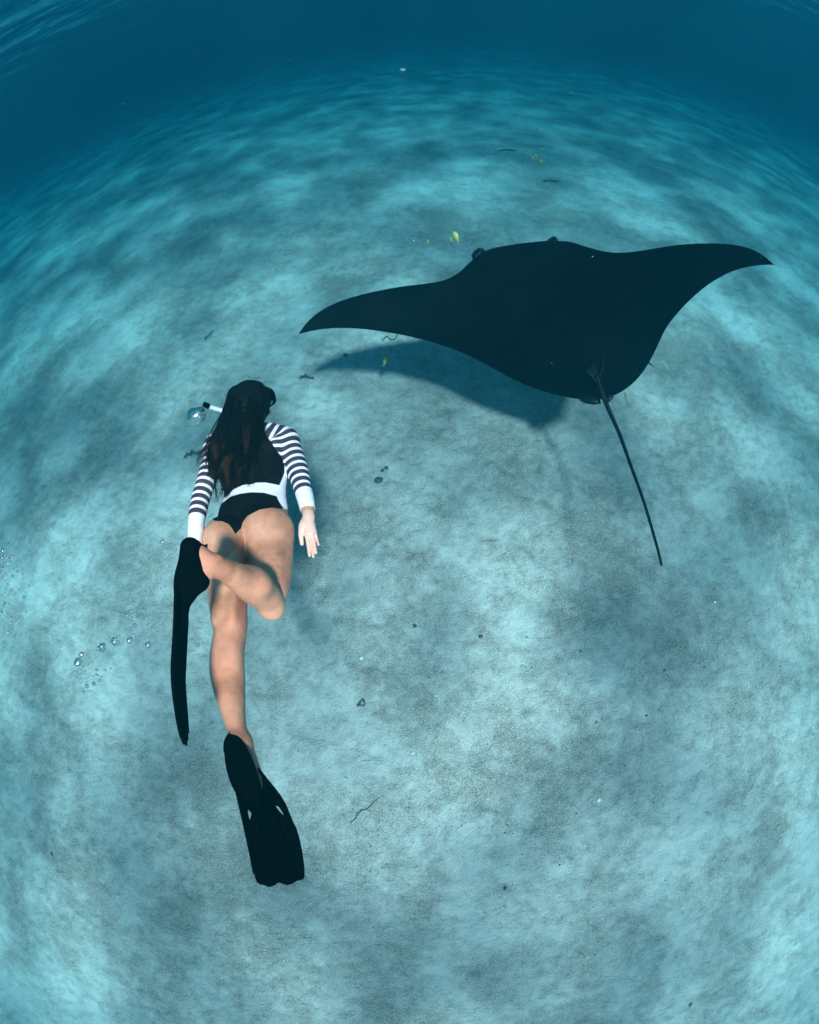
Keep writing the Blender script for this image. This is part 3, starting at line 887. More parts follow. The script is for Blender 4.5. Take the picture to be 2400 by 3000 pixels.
slate = SU.ramp(weave, [(0.35, (0.036, 0.026, 0.044)), (0.65, (0.060, 0.046, 0.070))])
stripes = SU.mix(darkst, whitec, slate)
trunk_c = SU.mix(SU.math('MAXIMUM', step(f_band), step(f_side)), blackc, whitec)
ucol = SU.mix(step(f_slv), trunk_c, stripes)
wr = SU.noise(SU.mapping(uc, (6, 26, 10)), 1.0, 3, 0.6, 0.8)
un = SU.bump(wr, 0.8, 0.009, SU.bump(SU.noise(uc, 420.0, 2), 0.12, 0.001))
SU.principled(ucol, 0.7, 0.06, un)
suit = fast_mesh('swimsuit', cv + cn_ * 0.0032, ct, SU.mat, person)
for nm, arr in zip(('band', 'side', 'sleeve', 'along'), ca[:4]):
    a_ = suit.data.attributes.new(nm, 'FLOAT', 'POINT'); a_.data.foreach_set('value', arr.astype(np.float32))
so = suit.modifiers.new('cloth', 'SOLIDIFY'); so.thickness = 0.0022; so.offset = -1
suit['label'] = 'black swimsuit with white waistband and black and white striped sleeves'

# ---- hair
HR = NT('hair')
hc = HR.coord('Object')
hsep = HR.n('ShaderNodeSeparateXYZ'); HR.l(hc, hsep.inputs[0])
hlow = HR.ramp(hsep.outputs[1], [(0.30, 1.0), (0.46, 0.0)])
htone = HR.math('MULTIPLY', HR.ramp(HR.noise(HR.mapping(hc, (26, 5, 26)), 1.0, 3, 0.6, 0.5), [(0.50, 0.0), (0.66, 1.0)]), hlow)
HR.principled(HR.mix(htone, (0.0025, 0.0018, 0.0015), (0.060, 0.028, 0.017)), 0.42, 0.14,
              HR.bump(HR.noise(HR.mapping(hc, (60, 6, 60)), 1.0, 3), 0.4, 0.006))
guides = [
    [(-0.1522, 0.6336, -0.1725), (-0.1659, 0.5582, -0.1351), (-0.1818, 0.4561, -0.0895), (-0.1859, 0.3436, -0.0453), (-0.1674, 0.2453, 0.0065), (-0.1435, 0.1626, 0.0412), (-0.1165, 0.1185, 0.054)],
    [(-0.1441, 0.649, -0.1814), (-0.1679, 0.5625, -0.1334), (-0.1823, 0.449, -0.0855), (-0.195, 0.3653, -0.0488), (-0.2001, 0.293, -0.0157), (-0.1958, 0.2343, -0.003)],
    [(-0.118, 0.6583, -0.188), (-0.1186, 0.5615, -0.1412), (-0.1162, 0.4435, -0.0958), (-0.1164, 0.3307, -0.0432), (-0.1151, 0.2235, 0.0145), (-0.1088, 0.1323, 0.0515)],
    [(-0.0942, 0.661, -0.1952), (-0.0792, 0.5612, -0.1495), (-0.0709, 0.4441, -0.1109), (-0.0684, 0.3312, -0.0598), (-0.0752, 0.2445, -0.0078), (-0.089, 0.1622, 0.0356)],
    [(-0.0639, 0.655, -0.2064), (-0.0339, 0.5629, -0.1682), (-0.0287, 0.456, -0.1271), (-0.0198, 0.3643, -0.0857), (-0.0228, 0.2758, -0.032), (-0.0539, 0.2032, 0.0014)],
    [(-0.0329, 0.6303, -0.2268), (-0.0128, 0.5463, -0.2024), (-0.0121, 0.4707, -0.1539), (-0.0041, 0.4043, -0.1186), (-0.0131, 0.3546, -0.0939)],
    [(-0.1611, 0.6203, -0.1726), (-0.1756, 0.547, -0.144), (-0.1997, 0.4404, -0.0953), (-0.2087, 0.3393, -0.0568), (-0.1879, 0.2425, -0.0055), (-0.165, 0.1797, 0.0208)],
]
GH = [catmull(g, 6) for g in guides]
GH = [np.stack([np.interp(np.linspace(0, 1, 26), np.linspace(0, 1, len(g)), g[:, i]) for i in range(3)], 1) for g in GH]
HF = Field(np.min([g.min(0) for g in GH], 0) - 0.14, np.max([g.max(0) for g in GH], 0) + 0.16, 0.006)
hm = HF.new()
add_ell(HF, hm, HEAD + hu * 0.018 - face * 0.012, (.093, .104, .098), (hr, face, hu), k=0.01)
add_ell(HF, hm, HEAD - hu * 0.035 - face * 0.03, (.080, .080, .080), (hr, face, hu), k=0.03)
ff = HEAD + face * 0.135 - hu * 0.06
add_ell(HF, hm, ff, (.075, .085, .105), (hr, face, hu), k=0.02, carve=True)
for gi in (0, 2, 3, 4, 5, 6):
    g = GH[gi]
    n_ = 14 if gi in (5, 6) else 20
    w = np.linspace(0, 1, n_)
    rads = [(0.033 - 0.026 * q, 0.022 - 0.016 * q) for q in w[::3]]
    add_chain(HF, hm, list(g[:n_:3] - np.array([0, 0, 0.012])), rads[:len(g[:n_:3])], k=0.022, per=3)
gx_, gy_, gz_ = np.meshgrid(*HF.ax, indexing='ij')
hm += (0.0035 * np.sin(gx_ * 190 + 9 * np.sin(gy_ * 17)) + 0.002 * np.sin(gx_ * 310 + gz_ * 120 + 7 * np.sin(gy_ * 23))).astype(np.float32) * np.clip((HEAD[1] + 0.01 - gy_) / 0.05, 0, 1).astype(np.float32)
hv, hq = surface_nets(hm, HF.lo, 0.006)
hT = [tuple(q) for q in hq]
hV = [tuple(v) for v in hv]
SN = 20
locks = []
for q in range(64):
    i = int(rng.integers(0, len(GH))); j = int(rng.integers(0, len(GH)))
    if abs(i - j) > 2 or {i, j} in ({1, 4}, {5, 1}): j = i
    locks.append((i, j, rng.random() * 0.5, rng.uniform(7, 14), rng.uniform(0, 6.28), rng.uniform(0, 6.28),
                  rng.uniform(0.007, 0.020), rng.normal(0, 1, 3) * np.array([0.012, 0.008, 0.012]), 0.66 + 0.36 * rng.random()))
for k in range(1800):
    i, j, u, w_, p1, p2, amp, off, L_ = locks[k % 64]
    g = GH[i] * (1 - u) + GH[j] * u
    stray = k % 16 == 0
    L_ = L_ + rng.normal(0, 0.05)
    tt_ = np.linspace(0.10 + 0.25 * rng.random() * (k % 2), min(max(L_, 0.5), 1.0), SN)
    P = np.stack([np.interp(tt_, np.linspace(0, 1, 26), g[:, q]) for q in range(3)], 1)
    spread = off + rng.normal(0, 1, 3) * np.array([0.007, 0.004, 0.005]) * (2.6 if stray else 1)
    env = (0.25 + 1.0 * tt_)[:, None]
    a2 = amp * rng.uniform(0.8, 1.2) * (1.7 if stray else 1)
    wave = np.stack([np.sin(tt_ * w_ + p1) * a2, 0 * tt_, np.cos(tt_ * w_ * 0.8 + p2) * a2 * 0.8 + 0.010], 1) * (tt_ ** 1.1)[:, None]
    P = P + spread * env + wave + np.array([0, 0, 0.004])
    r = rng.uniform(0.0009, 0.0019)
    v_, f_ = tube(P, list(np.linspace(r, r * 0.35, SN)), 3, cap=False)
    o_ = len(hV)
    hV += [tuple(q) for q in v_]
    hT += [tuple(o_ + q for q in fc) for fc in f_]
hair = mesh_obj('hair', hV, hT, HR.mat, person)
hair['label'] = 'long dark brown wavy hair floating over her back'

# ---- diving mask, strap and snorkel
RB = NT('black_rubber')
rc = RB.coord('Object')
RB.principled(RB.ramp(RB.noise(rc, 24.0, 3), [(0.35, (0.0007, 0.0008, 0.0010)), (0.65, (0.0016, 0.0018, 0.0021))]), 0.6, 0.0, RB.bump(RB.noise(rc, 200, 2), 0.2, 0.001))
GLS = NT('mask_glass')
GLS.principled((0.10, 0.22, 0.26), 0.06, 0.6)
def head_ring(a, b, z, n=28, power=0.55):
    out = []
    for i in range(n):
        t_ = 2 * math.pi * i / n
        cx_, sx_ = math.cos(t_), math.sin(t_)
        out.append(HEAD + hr * (a * math.copysign(abs(cx_) ** power, cx_)) + hu * (b * math.copysign(abs(sx_) ** power, sx_) - 0.004) + face * z)
    return out
def loft(rings, cap=True):
    n_ = len(rings[0]); V = [p for r in rings for p in r]; Fc = []
    for i in range(len(rings) - 1):
        for k in range(n_):
            k2 = (k + 1) % n_
            Fc.append((i * n_ + k, i * n_ + k2, (i + 1) * n_ + k2, (i + 1) * n_ + k))
    if cap:
        Fc.append(tuple(range(n_ - 1, -1, -1))); Fc.append(tuple((len(rings) - 1) * n_ + k for k in range(n_)))
    return V, Fc
mask = mesh_obj('diving_mask', *loft([head_ring(.066, .044, .066), head_ring(.080, .050, .088), head_ring(.084, .052, .112), head_ring(.084, .052, .126), head_ring(.076, .045, .128), head_ring(.072, .041, .118)], cap=False), RB.mat, person)
mesh_obj('lens', *loft([head_ring(.074, .043, .119), head_ring(.074, .043, .123)]), GLS.mat, mask)
sv, sf = [], []
ns = 40
for i in range(ns + 1):
    a = math.radians(-205 + 230 * i / ns) - math.radians(0)
    for hh_, off in ((-.016, .0), (.016, .0), (.016, .004), (-.016, .004)):
        rx, ry = .0975 + off, .118 + off
        sv.append(HEAD + hr * (rx * math.cos(a)) + face * (ry * math.sin(a) * (0.95 if math.sin(a) > 0 else 0.98) - 0.008) + hu * (hh_ + 0.006))
for i in range(ns):
    for k in range(4):
        k2 = (k + 1) % 4
        sf.append((i * 4 + k, (i + 1) * 4 + k, (i + 1) * 4 + k2, i * 4 + k2))
mesh_obj('strap', sv, sf, RB.mat, mask)

WG = NT('gleam_tint')  # pale blue piece added for the gleam of the mask's side window
WG.principled((0.30, 0.44, 0.48), 0.3, 0.4)
wgc = HEAD + hr * .099 + face * .052 + hu * .006
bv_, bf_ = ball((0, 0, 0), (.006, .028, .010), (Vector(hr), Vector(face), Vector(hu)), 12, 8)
mesh_obj('window_gleam', [Vector(wgc) + v for v in bv_], bf_, WG.mat, mask)
SNK = NT('snorkel_plastic')
SNK.principled(SNK.ramp(SNK.noise(SNK.coord(), 30, 2), [(0.35, (0.52, 0.55, 0.60)), (0.65, (0.66, 0.68, 0.72))]), 0.35, 0.4)
sp_pts = catmull([HEAD + face * .115 - hu * .068, HEAD + face * .105 - hu * .075 - hr * .05, HEAD + face * .055 - hu * .06 - hr * .098, (-0.183, 0.532, -0.1943), (-0.2261, 0.5399, -0.1514), (-0.2547, 0.5474, -0.1233), (-0.2699, 0.5527, -0.1057)], 6)
snorkel = mesh_obj('snorkel', *tube(sp_pts, 0.0112, 14), SNK.mat, person)
rim = tube([(-0.2651, 0.5503, -0.1123), (-0.275, 0.5552, -0.1), (-0.2836, 0.5584, -0.0905)], [0.0128, 0.0132, 0.0125], 14, cap=False)
rv, rf = rim
rv = list(rv) + [Vector(v).lerp(Vector((-0.2719, 0.5559, -0.1042)), 0.3) for v in rv[-14:]]
rf = list(rf) + [(28 + k, 28 + (k + 1) % 14, 42 + (k + 1) % 14, 42 + k) for k in range(14)]
mesh_obj('snorkel_mouth', rv, rf, RB.mat, snorkel)

# ---- fins
def pocket(chains, name, parent, h=0.005):
    pts = np.concatenate([np.array(c[0]) for c in chains])
    PF = Field(pts.min(0) - 0.1, pts.max(0) + 0.1, h)
    a = PF.new()
    for c in chains:
        add_chain(PF, a, c[0], c[1], lat=c[2], k=0.018)
    v_, q_ = surface_nets(a, PF.lo, h)
    v_ = relax(v_, q_, 2)
    return fast_mesh(name, v_, q_, RB.mat, parent)

# left fin, seen flat: outline with two vents, swept to a scalloped tip
outl = [(0.1199, -0.6153, 0.7551), (0.1156, -0.6229, 0.7723), (0.1225, -0.6346, 0.7929), (0.1357, -0.6481, 0.8148), (0.1503, -0.6631, 0.8398), (0.1641, -0.6775, 0.8648), (0.1764, -0.6898, 0.8865), (0.1891, -0.7041, 0.9133), (0.2016, -0.7179, 0.9401), (0.2134, -0.7304, 0.9649), (0.2249, -0.7424, 0.9897), (0.2344, -0.7526, 1.0114), (0.2432, -0.7624, 1.0332), (0.2524, -0.7726, 1.0565), (0.2615, -0.7823, 1.0796), (0.2711, -0.7929, 1.1059), (0.2804, -0.8031, 1.1321), (0.2861, -0.8088, 1.1473), (0.2919, -0.8126, 1.1563), (0.2992, -0.8147, 1.1594), (0.3069, -0.8154, 1.1577), (0.3138, -0.8168, 1.1589), (0.3205, -0.8178, 1.159), (0.3278, -0.8178, 1.1554), (0.3335, -0.8169, 1.1498), (0.3376, -0.8152, 1.1426), (0.3438, -0.8151, 1.1395), (0.3521, -0.8168, 1.1413), (0.3614, -0.8181, 1.1416), (0.3701, -0.8179, 1.1374), (0.3771, -0.8167, 1.1309), (0.3827, -0.815, 1.1236), (0.3902, -0.8148, 1.1202), (0.3968, -0.8141, 1.1157), (0.399, -0.8119, 1.1082), (0.3949, -0.8032, 1.0839), (0.3894, -0.7946, 1.0615), (0.383, -0.7857, 1.0391), (0.3759, -0.7765, 1.0167), (0.3686, -0.7683, 0.9978), (0.3582, -0.7584, 0.9759), (0.3467, -0.7495, 0.9577), (0.3412, -0.7442, 0.9468), (0.3365, -0.7404, 0.9392), (0.3269, -0.7311, 0.9204), (0.3154, -0.7214, 0.9019), (0.3028, -0.7123, 0.8855), (0.2883, -0.7029, 0.8695), (0.271, -0.692, 0.8518), (0.2536, -0.6814, 0.8355), (0.2375, -0.6707, 0.8188), (0.2208, -0.659, 0.8008), (0.2066, -0.6465, 0.7808), (0.189, -0.6336, 0.7618), (0.1653, -0.6211, 0.7467), (0.1408, -0.6142, 0.7436)]
hole1 = [(0.2287, -0.7271, 0.9496), (0.2342, -0.7282, 0.95), (0.238, -0.7317, 0.9566), (0.2397, -0.7368, 0.9686), (0.2402, -0.7418, 0.981), (0.2396, -0.7449, 0.989), (0.2356, -0.7423, 0.9843), (0.2303, -0.7371, 0.9735), (0.2263, -0.7318, 0.9623), (0.2259, -0.7281, 0.9534)]
hole2 = [(0.295, -0.726, 0.9198), (0.2985, -0.7255, 0.9174), (0.3038, -0.7268, 0.9185), (0.3111, -0.7312, 0.9262), (0.319, -0.737, 0.9372), (0.3269, -0.7432, 0.9493), (0.32, -0.7412, 0.9468), (0.3099, -0.7367, 0.9396), (0.3009, -0.7315, 0.9307), (0.2958, -0.728, 0.9242)]
OA = np.array(outl); oc = OA.mean(0)
_, _, vt = np.linalg.svd(OA - oc)
e1, e2 = vt[0], vt[1]
e3 = np.cross(e1, e2)
if e3[2] < 0: e2 = -e2; e3 = -e3
def to2(p): d_ = np.asarray(p) - oc; return (d_ @ e1, d_ @ e2)
cu = bpy.data.curves.new('fin_outline', 'CURVE'); cu.dimensions = '2D'; cu.fill_mode = 'BOTH'
for poly_ in (outl, hole1, hole2):
    spn = cu.splines.new('POLY'); spn.points.add(len(poly_) - 1)
    for pt, p in zip(spn.points, poly_):
        q = to2(p); pt.co = (q[0], q[1], 0, 1)
    spn.use_cyclic_u = True
cu.extrude = 0.0022; cu.bevel_depth = 0.0014; cu.bevel_resolution = 2
tmp = bpy.data.objects.new('fin_outline', cu); COL.objects.link(tmp)
bpy.context.view_layer.update()
dg = bpy.context.evaluated_depsgraph_get()
me = bpy.data.meshes.new_from_object(tmp.evaluated_get(dg))
bpy.data.objects.remove(tmp); bpy.data.curves.remove(cu)
bm = bmesh.new(); bm.from_mesh(me)
bmesh.ops.triangulate(bm, faces=bm.faces)
for v in bm.verts:
    a, b, c_ = v.co
    bend = 0.030 * (a / 0.3) ** 2 * (1 if True else 0)
    p = oc + e1 * a + e2 * b + e3 * (c_ - bend + 0.010)
    v.co = p
bm.to_mesh(me); bm.free()
me.materials.append(RB.mat)
def fin_root(label):
    o = bpy.data.objects.new('fin', None); o.empty_display_size = 0.05
    link(o, person); o['label'] = label
    return o
finL = fin_root('fin with flat blade and two slots on the straight left leg')
me.name = 'blade'
link(bpy.data.objects.new('blade', me), finL)
def on_blade(p, lift=0.006):
    a, b = to2(p)
    return oc + e1 * a + e2 * b + e3 * (lift - 0.030 * (a / 0.3) ** 2 + 0.010)
rails = [
    ([(0.145, -0.661, 0.838), (0.1797, -0.6964, 0.9001), (0.2143, -0.7348, 0.9755), (0.2357, -0.758, 1.0252), (0.2596, -0.7834, 1.0838), (0.2804, -0.8053, 1.1389)], .0055),
    ([(0.223, -0.6645, 0.8113), (0.2594, -0.6885, 0.8485), (0.2979, -0.7129, 0.8886), (0.3322, -0.7402, 0.9402), (0.3626, -0.7667, 0.9957), (0.3817, -0.7894, 1.0496), (0.3947, -0.81, 1.1041)], .0055),
    ([(0.2307, -0.7178, 0.9266), (0.2567, -0.7469, 0.9863), (0.2827, -0.7786, 1.0589), (0.3078, -0.8101, 1.1405)], .0035),
    ([(0.2464, -0.7185, 0.9215), (0.2789, -0.748, 0.9795), (0.3094, -0.78, 1.051), (0.3322, -0.8093, 1.1265)], .0035),
    ([(0.2664, -0.7194, 0.9154), (0.3067, -0.7493, 0.9715), (0.3416, -0.7815, 1.0422), (0.365, -0.812, 1.1212)], .0035)]
for pts, r in rails:
    cp = catmull([on_blade(p) for p in pts], 5)
    mesh_obj('rib', *tube(cp, list(np.linspace(r, r * 0.5, len(cp))), 8), RB.mat, finL)
pocket([([(0.1433, -0.6115, 0.7674), (0.1645, -0.6411, 0.8078), (0.1908, -0.6705, 0.8536), (0.2175, -0.6976, 0.8942), (0.2449, -0.7239, 0.936)],
         [(.030, .030), (.041, .036), (.044, .034), (.038, .024), (.022, .010)], (1, 0.3, 0)),
        ([(0.1307, -0.5793, 0.7456), (0.1353, -0.5962, 0.7606), (0.1424, -0.6172, 0.7761)], [(.007, .005), (.015, .012), (.026, .024)], (1, 0, 0))], 'foot_pocket', finL, 0.0045)

# right fin, seen edge on, hanging behind the bent leg
finR = fin_root('fin on the raised bent leg, its blade seen edge on')
bc = catmull([(-0.006, -0.1361, 0.7046), (-0.0052, -0.1854, 0.7226), (0.0005, -0.2344, 0.7453), (0.0054, -0.2914, 0.7726), (0.0117, -0.3584, 0.8107), (0.0195, -0.4055, 0.8395), (0.038, -0.4606, 0.8796), (0.0575, -0.5069, 0.9187), (0.0712, -0.5301, 0.9403)], 5)
hwx = np.interp(np.linspace(0, 1, len(bc)), [0, .12, .25, .5, .68, .82, .94, 1], [.022, .019, .0195, .0195, .0165, .013, .008, .0055])
hwz = np.interp(np.linspace(0, 1, len(bc)), [0, .2, .5, .8, 1], [.04, .07, .09, .105, .105])
tilt = np.array((0.0497, -0.3107, 0.8728)) - np.array((-0.0283, -0.3595, 0.7134)); tilt /= np.linalg.norm(tilt)
def blade_w(i):
    return np.array([hwx[i], 0, 0]) - tilt * hwz[i]
bv, bf = [], []
NW = 10
for i, p in enumerate(bc):
    for side_ in (1, -1):
        for j in range(NW + 1):
            u = j / NW * 2 - 1
            q = p + blade_w(i) * u + np.array([0, 0.010 * math.cos(u * 7) * (i / len(bc)) ** 6, 0])
            tn_ = bc[min(i + 1, len(bc) - 1)] - bc[max(i - 1, 0)]
            nrm2 = np.cross(tn_, blade_w(i)); nrm2 /= np.linalg.norm(nrm2)
            bv.append(q + nrm2 * side_ * (0.0026 + (0.003 if j in (0, NW) else 0)))
row = 2 * (NW + 1)
for i in range(len(bc) - 1):
    for j in range(NW):
        a = i * row + j; b = i * row + NW + 1 + j
        bf.append((a, a + 1, a + 1 + row, a + row)); bf.append((b + 1, b, b + row, b + 1 + row))
    for j in (0, NW):
        a = i * row + j; b = a + NW + 1
        bf.append((a, a + row, b + row, b) if j == 0 else (a + row, a, b, b + row))
e_ = (len(bc) - 1) * row
for j in range(NW):
    bf.append((e_ + j, e_ + j + 1, e_ + NW + 2 + j, e_ + NW + 1 + j))
mesh_obj('blade', bv, bf, RB.mat, finR, smooth=False)
for sgn in (1, -1):
    rp_ = [p + blade_w(i) * sgn for i, p in enumerate(bc)][:-3]
    mesh_obj('rib', *tube(rp_, list(np.linspace(.007, .004, len(rp_))), 8), RB.mat, finR)
pocket([([(0.0087, -0.0367, 0.687), (0.0065, -0.081, 0.6919), (0.0004, -0.1281, 0.7107), (-0.0016, -0.1664, 0.7175), (0.0005, -0.2083, 0.7346), (0.0018, -0.2602, 0.7559)],
         [(.026, .034), (.028, .040), (.029, .040), (.027, .036), (.021, .028), (.018, .02)], (1, 0, 0)),
        ([(0.022, -0.0437, 0.6815), (0.0277, -0.0882, 0.6832), (0.0288, -0.1291, 0.6928), (0.0141, -0.1639, 0.7098)], [(.024, .034), (.031, .040), (.034, .042), (.026, .034)], (1, 0, 0)),
        ([(0.0354, -0.055, 0.6766), (0.0398, -0.0953, 0.6787), (0.0474, -0.1321, 0.6852)], [(.019, .030), (.021, .036), (.020, .036)], (1, 0, 0)),
        ([(0.038, -0.0561, 0.6605), (0.046, -0.0436, 0.6561), (0.0571, -0.0293, 0.6555)], [(.006, .010), (.004, .006), (.0025, .004)], (1, 0, 0))], 'foot_pocket', finR, 0.0045)


# ------------------------------------------------------------------ small golden fish
FS = NT('fish_skin')
fc_ = FS.coord('Object')
sx_ = FS.n('ShaderNodeSeparateXYZ'); FS.l(fc_, sx_.inputs[0])
bars = FS.math('SINE', FS.math('MULTIPLY', sx_.outputs[0], 62.0))
bf_ = FS.ramp(bars, [(0.0, 0.0), (0.55, 0.0), (0.8, 1.0)])
FS.principled(FS.mix(bf_, (0.40, 0.38, 0.09), (0.04, 0.05, 0.03)), 0.4, 0.4)
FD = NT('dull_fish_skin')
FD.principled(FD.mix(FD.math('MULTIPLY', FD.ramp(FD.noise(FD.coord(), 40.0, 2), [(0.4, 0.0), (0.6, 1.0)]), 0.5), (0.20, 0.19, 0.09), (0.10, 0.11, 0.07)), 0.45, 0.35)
FG = NT('grey_fish_skin')
FG.principled(FG.mix(FG.ramp(FG.noise(FG.coord(), 30.0, 2), [(0.4, 0.0), (0.6, 1.0)]), (0.10, 0.13, 0.16), (0.05, 0.06, 0.08)), 0.4, 0.4)
FT = NT('fish_fin')
FT.principled((0.10, 0.10, 0.05), 0.5, 0.3)
EY = NT('fish_eye')
EY.principled((0.01, 0.01, 0.01), 0.15, 0.5)

def make_fish(mat):
    """unit fish one metre long, nose at +x, back at +z"""
    n_, k_ = 16, 12
    u = np.linspace(0, 1, n_)
    hh = 0.20 * np.interp(u, [0, .05, .15, .35, .55, .75, .9, 1], [.04, .36, .72, 1.0, .92, .52, .20, .16])
    ww = 0.085 * np.interp(u, [0, .05, .15, .35, .55, .75, .9, 1], [.1, .5, .85, 1.0, .85, .45, .16, .06])
    V, Fc = [], []
    for i in range(n_):
        for k in range(k_):
            a = 2 * math.pi * k / k_
            V.append((0.5 - 0.82 * u[i], ww[i] * math.cos(a), hh[i] * math.sin(a)))
    for i in range(n_ - 1):
        for k in range(k_):
            k2 = (k + 1) % k_
            Fc.append((i * k_ + k, i * k_ + k2, (i + 1) * k_ + k2, (i + 1) * k_ + k))
    Fc.append(tuple(range(k_))); Fc.append(tuple((n_ - 1) * k_ + k for k in range(k_ - 1, -1, -1)))
    fish = mesh_obj('fish', V, Fc, mat)
    def fin_(name, outline, th=0.006):
        m_ = len(outline)
        V2 = [(x, th, z) for x, z in outline] + [(x, -th, z) for x, z in outline]
        F2 = [tuple(range(m_)), tuple(range(2 * m_ - 1, m_ - 1, -1))] + [(i, m_ + i, m_ + (i + 1) % m_, (i + 1) % m_) for i in range(m_)]
        return mesh_obj(name, V2, F2, FT, fish, smooth=False) if False else mesh_obj(name, V2, F2, FT.mat, fish, smooth=False)
    fin_('tail_fin', [(-.30, .02), (-.38, .09), (-.50, .17), (-.46, .07), (-.42, 0), (-.46, -.07), (-.50, -.17), (-.38, -.09), (-.30, -.02)])
    fin_('dorsal_fin', [(.14, .19), (.05, .25), (-.10, .22), (-.22, .12), (-.28, .06), (-.12, .15)])
    fin_('anal_fin', [(.0, -.19), (-.06, -.24), (-.16, -.18), (-.28, -.06), (-.14, -.13)])
    for s_ in (1, -1):
        mesh_obj('eye', *ball((.40, .050 * s_, .035), (.028, .012, .028), None, 8, 6), EY.mat, fish)
    return fish

protos = {}
def place_fish(head, tail, mat, side, label, bend=0):
    key = mat.name
    if key not in protos:
        o = make_fish(mat); protos[key] = o
    else:
        src = protos[key]
        o = src.copy(); COL.objects.link(o)
        for ch in list(src.children):
            c2 = ch.copy(); COL.objects.link(c2); c2.parent = o
    h_, t_ = Vector(head), Vector(tail)
    L_ = (h_ - t_).length
    x_ = (h_ - t_).normalized()
    back = Vector((0, 0, 1)) if side is None else Vector(side)
    z_ = (back - x_ * back.dot(x_)).normalized()
    y_ = z_.cross(x_)
    mm = Matrix.Identity(4)
    for i in range(3):
        mm[i][0], mm[i][1], mm[i][2] = x_[i] * L_, y_[i] * L_, z_[i] * L_
    mm.translation = (h_ + t_) / 2
    o.matrix_world = mm
    tag(o, label, 'fish', 'small fish around the manta ray')
tilt1 = Vector((0.85, -0.1, 0.35)); tilt2 = Vector((-0.55, 0.1, 0.8))
place_fish((0.6996, 4.0488, 1.4317), (0.7342, 3.9631, 1.3409), FS.mat, tilt1, 'bright yellow fish with dark bars above the manta head')
place_fish((0.0013, 3.7397, 0.3711), (-0.0546, 3.6416, 0.2995), FS.mat, Vector((-0.8, 0.1, 0.5)), 'yellow barred fish over the tip of the manta shadow')
place_fish((1.8509, 2.6622, 0.6392), (1.8408, 2.5732, 0.5932), FS.mat, tilt2, 'yellow fish just right of the manta tail root')
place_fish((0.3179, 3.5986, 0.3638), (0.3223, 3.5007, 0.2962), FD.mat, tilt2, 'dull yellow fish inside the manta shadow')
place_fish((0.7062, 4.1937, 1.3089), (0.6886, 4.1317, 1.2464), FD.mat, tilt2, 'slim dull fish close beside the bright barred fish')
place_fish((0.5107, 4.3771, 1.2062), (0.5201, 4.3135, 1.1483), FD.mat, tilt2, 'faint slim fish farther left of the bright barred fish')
place_fish((2.2572, 3.0649, 0.6021), (2.3001, 2.9821, 0.5948), FG.mat, tilt2, 'grey fish at the trailing edge of the right wing')
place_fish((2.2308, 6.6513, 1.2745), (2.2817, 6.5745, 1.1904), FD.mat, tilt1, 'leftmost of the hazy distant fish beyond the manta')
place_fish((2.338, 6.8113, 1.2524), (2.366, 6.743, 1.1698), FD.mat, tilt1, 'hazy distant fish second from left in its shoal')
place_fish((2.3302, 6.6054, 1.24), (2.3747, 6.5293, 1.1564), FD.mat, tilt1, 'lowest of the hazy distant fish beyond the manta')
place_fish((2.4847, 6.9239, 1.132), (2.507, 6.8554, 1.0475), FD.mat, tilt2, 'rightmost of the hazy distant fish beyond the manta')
place_fish((2.5359, 7.1481, 1.2474), (2.5407, 7.091, 1.1707), FD.mat, tilt2, 'topmost of the hazy distant fish in the small shoal')
place_fish((2.3399, 6.7361, 1.6779), (2.393, 6.6752, 1.6348), FG.mat, tilt1, 'dark lone fish above the hazy distant shoal')

JL = NT('pale_jelly')
JL.principled((0.22, 0.26, 0.32), 0.4, 0.3)
v_, f_ = ball((0, 0, 0), (0.034, 0.034, 0.024), None, 14, 9)
jelly = mesh_obj('jelly', [Vector(v) * (1 + 0.06 * mnoise.noise(Vector(v) * 40)) for v in v_], f_, JL.mat)
jelly.location = (0.5408, 5.6271, 2.7394)
tag(jelly, 'small pale round jelly drifting in the far blue water', 'jelly')

# ------------------------------------------------------------------ air bubbles
BB = NT('air_bubble')
gg = BB.n('ShaderNodeBsdfGlass'); gg.inputs['IOR'].default_value = 0.75; gg.inputs['Roughness'].default_value = 0.0
BB.l(BB.bump(BB.noise(BB.coord(), 3.2, 2), 0.35, 0.10), gg.inputs['Normal'])
gs = BB.n('ShaderNodeBsdfGlossy'); gs.inputs['Roughness'].default_value = 0.22
bmix = BB.n('ShaderNodeMixShader'); bmix.inputs[0].default_value = 0.16
BB.l(gg.outputs[0], bmix.inputs[1]); BB.l(gs.outputs[0], bmix.inputs[2])
BB.l(bmix.outputs[0], BB.out.inputs['Surface'])
def bubble_mesh(name, flat, seed, seg=20, rg=12):
    """unit bubble: round above, flattened below by flat"""
    V, Fc = ball((0, 0, 0), 1.0, None, seg, rg)
    out = []
    for v in V:
        v = Vector(v)
        n_ = mnoise.noise(v * 1.3 + Vector((seed * 7.1, seed * 3.3, 0)))
        if v.z < 0: v.z *= (1 - flat)
        v *= 1 + 0.17 * n_
        out.append(v)
    me = bpy.data.meshes.new(name)
    me.from_pydata(out, [], Fc); me.validate()
    me.polygons.foreach_set('use_smooth', [True] * len(me.polygons))
    me.materials.append(BB.mat)
    return me
dome = [bubble_mesh('bubble_dome', 0.72, 1), bubble_mesh('bubble_dome', 0.6, 2), bubble_mesh('bubble_dome', 0.8, 3)]
pearl = [bubble_mesh('bubble_round', 0.15, 4, 12, 8), bubble_mesh('bubble_round', 0.3, 5, 12, 8)]
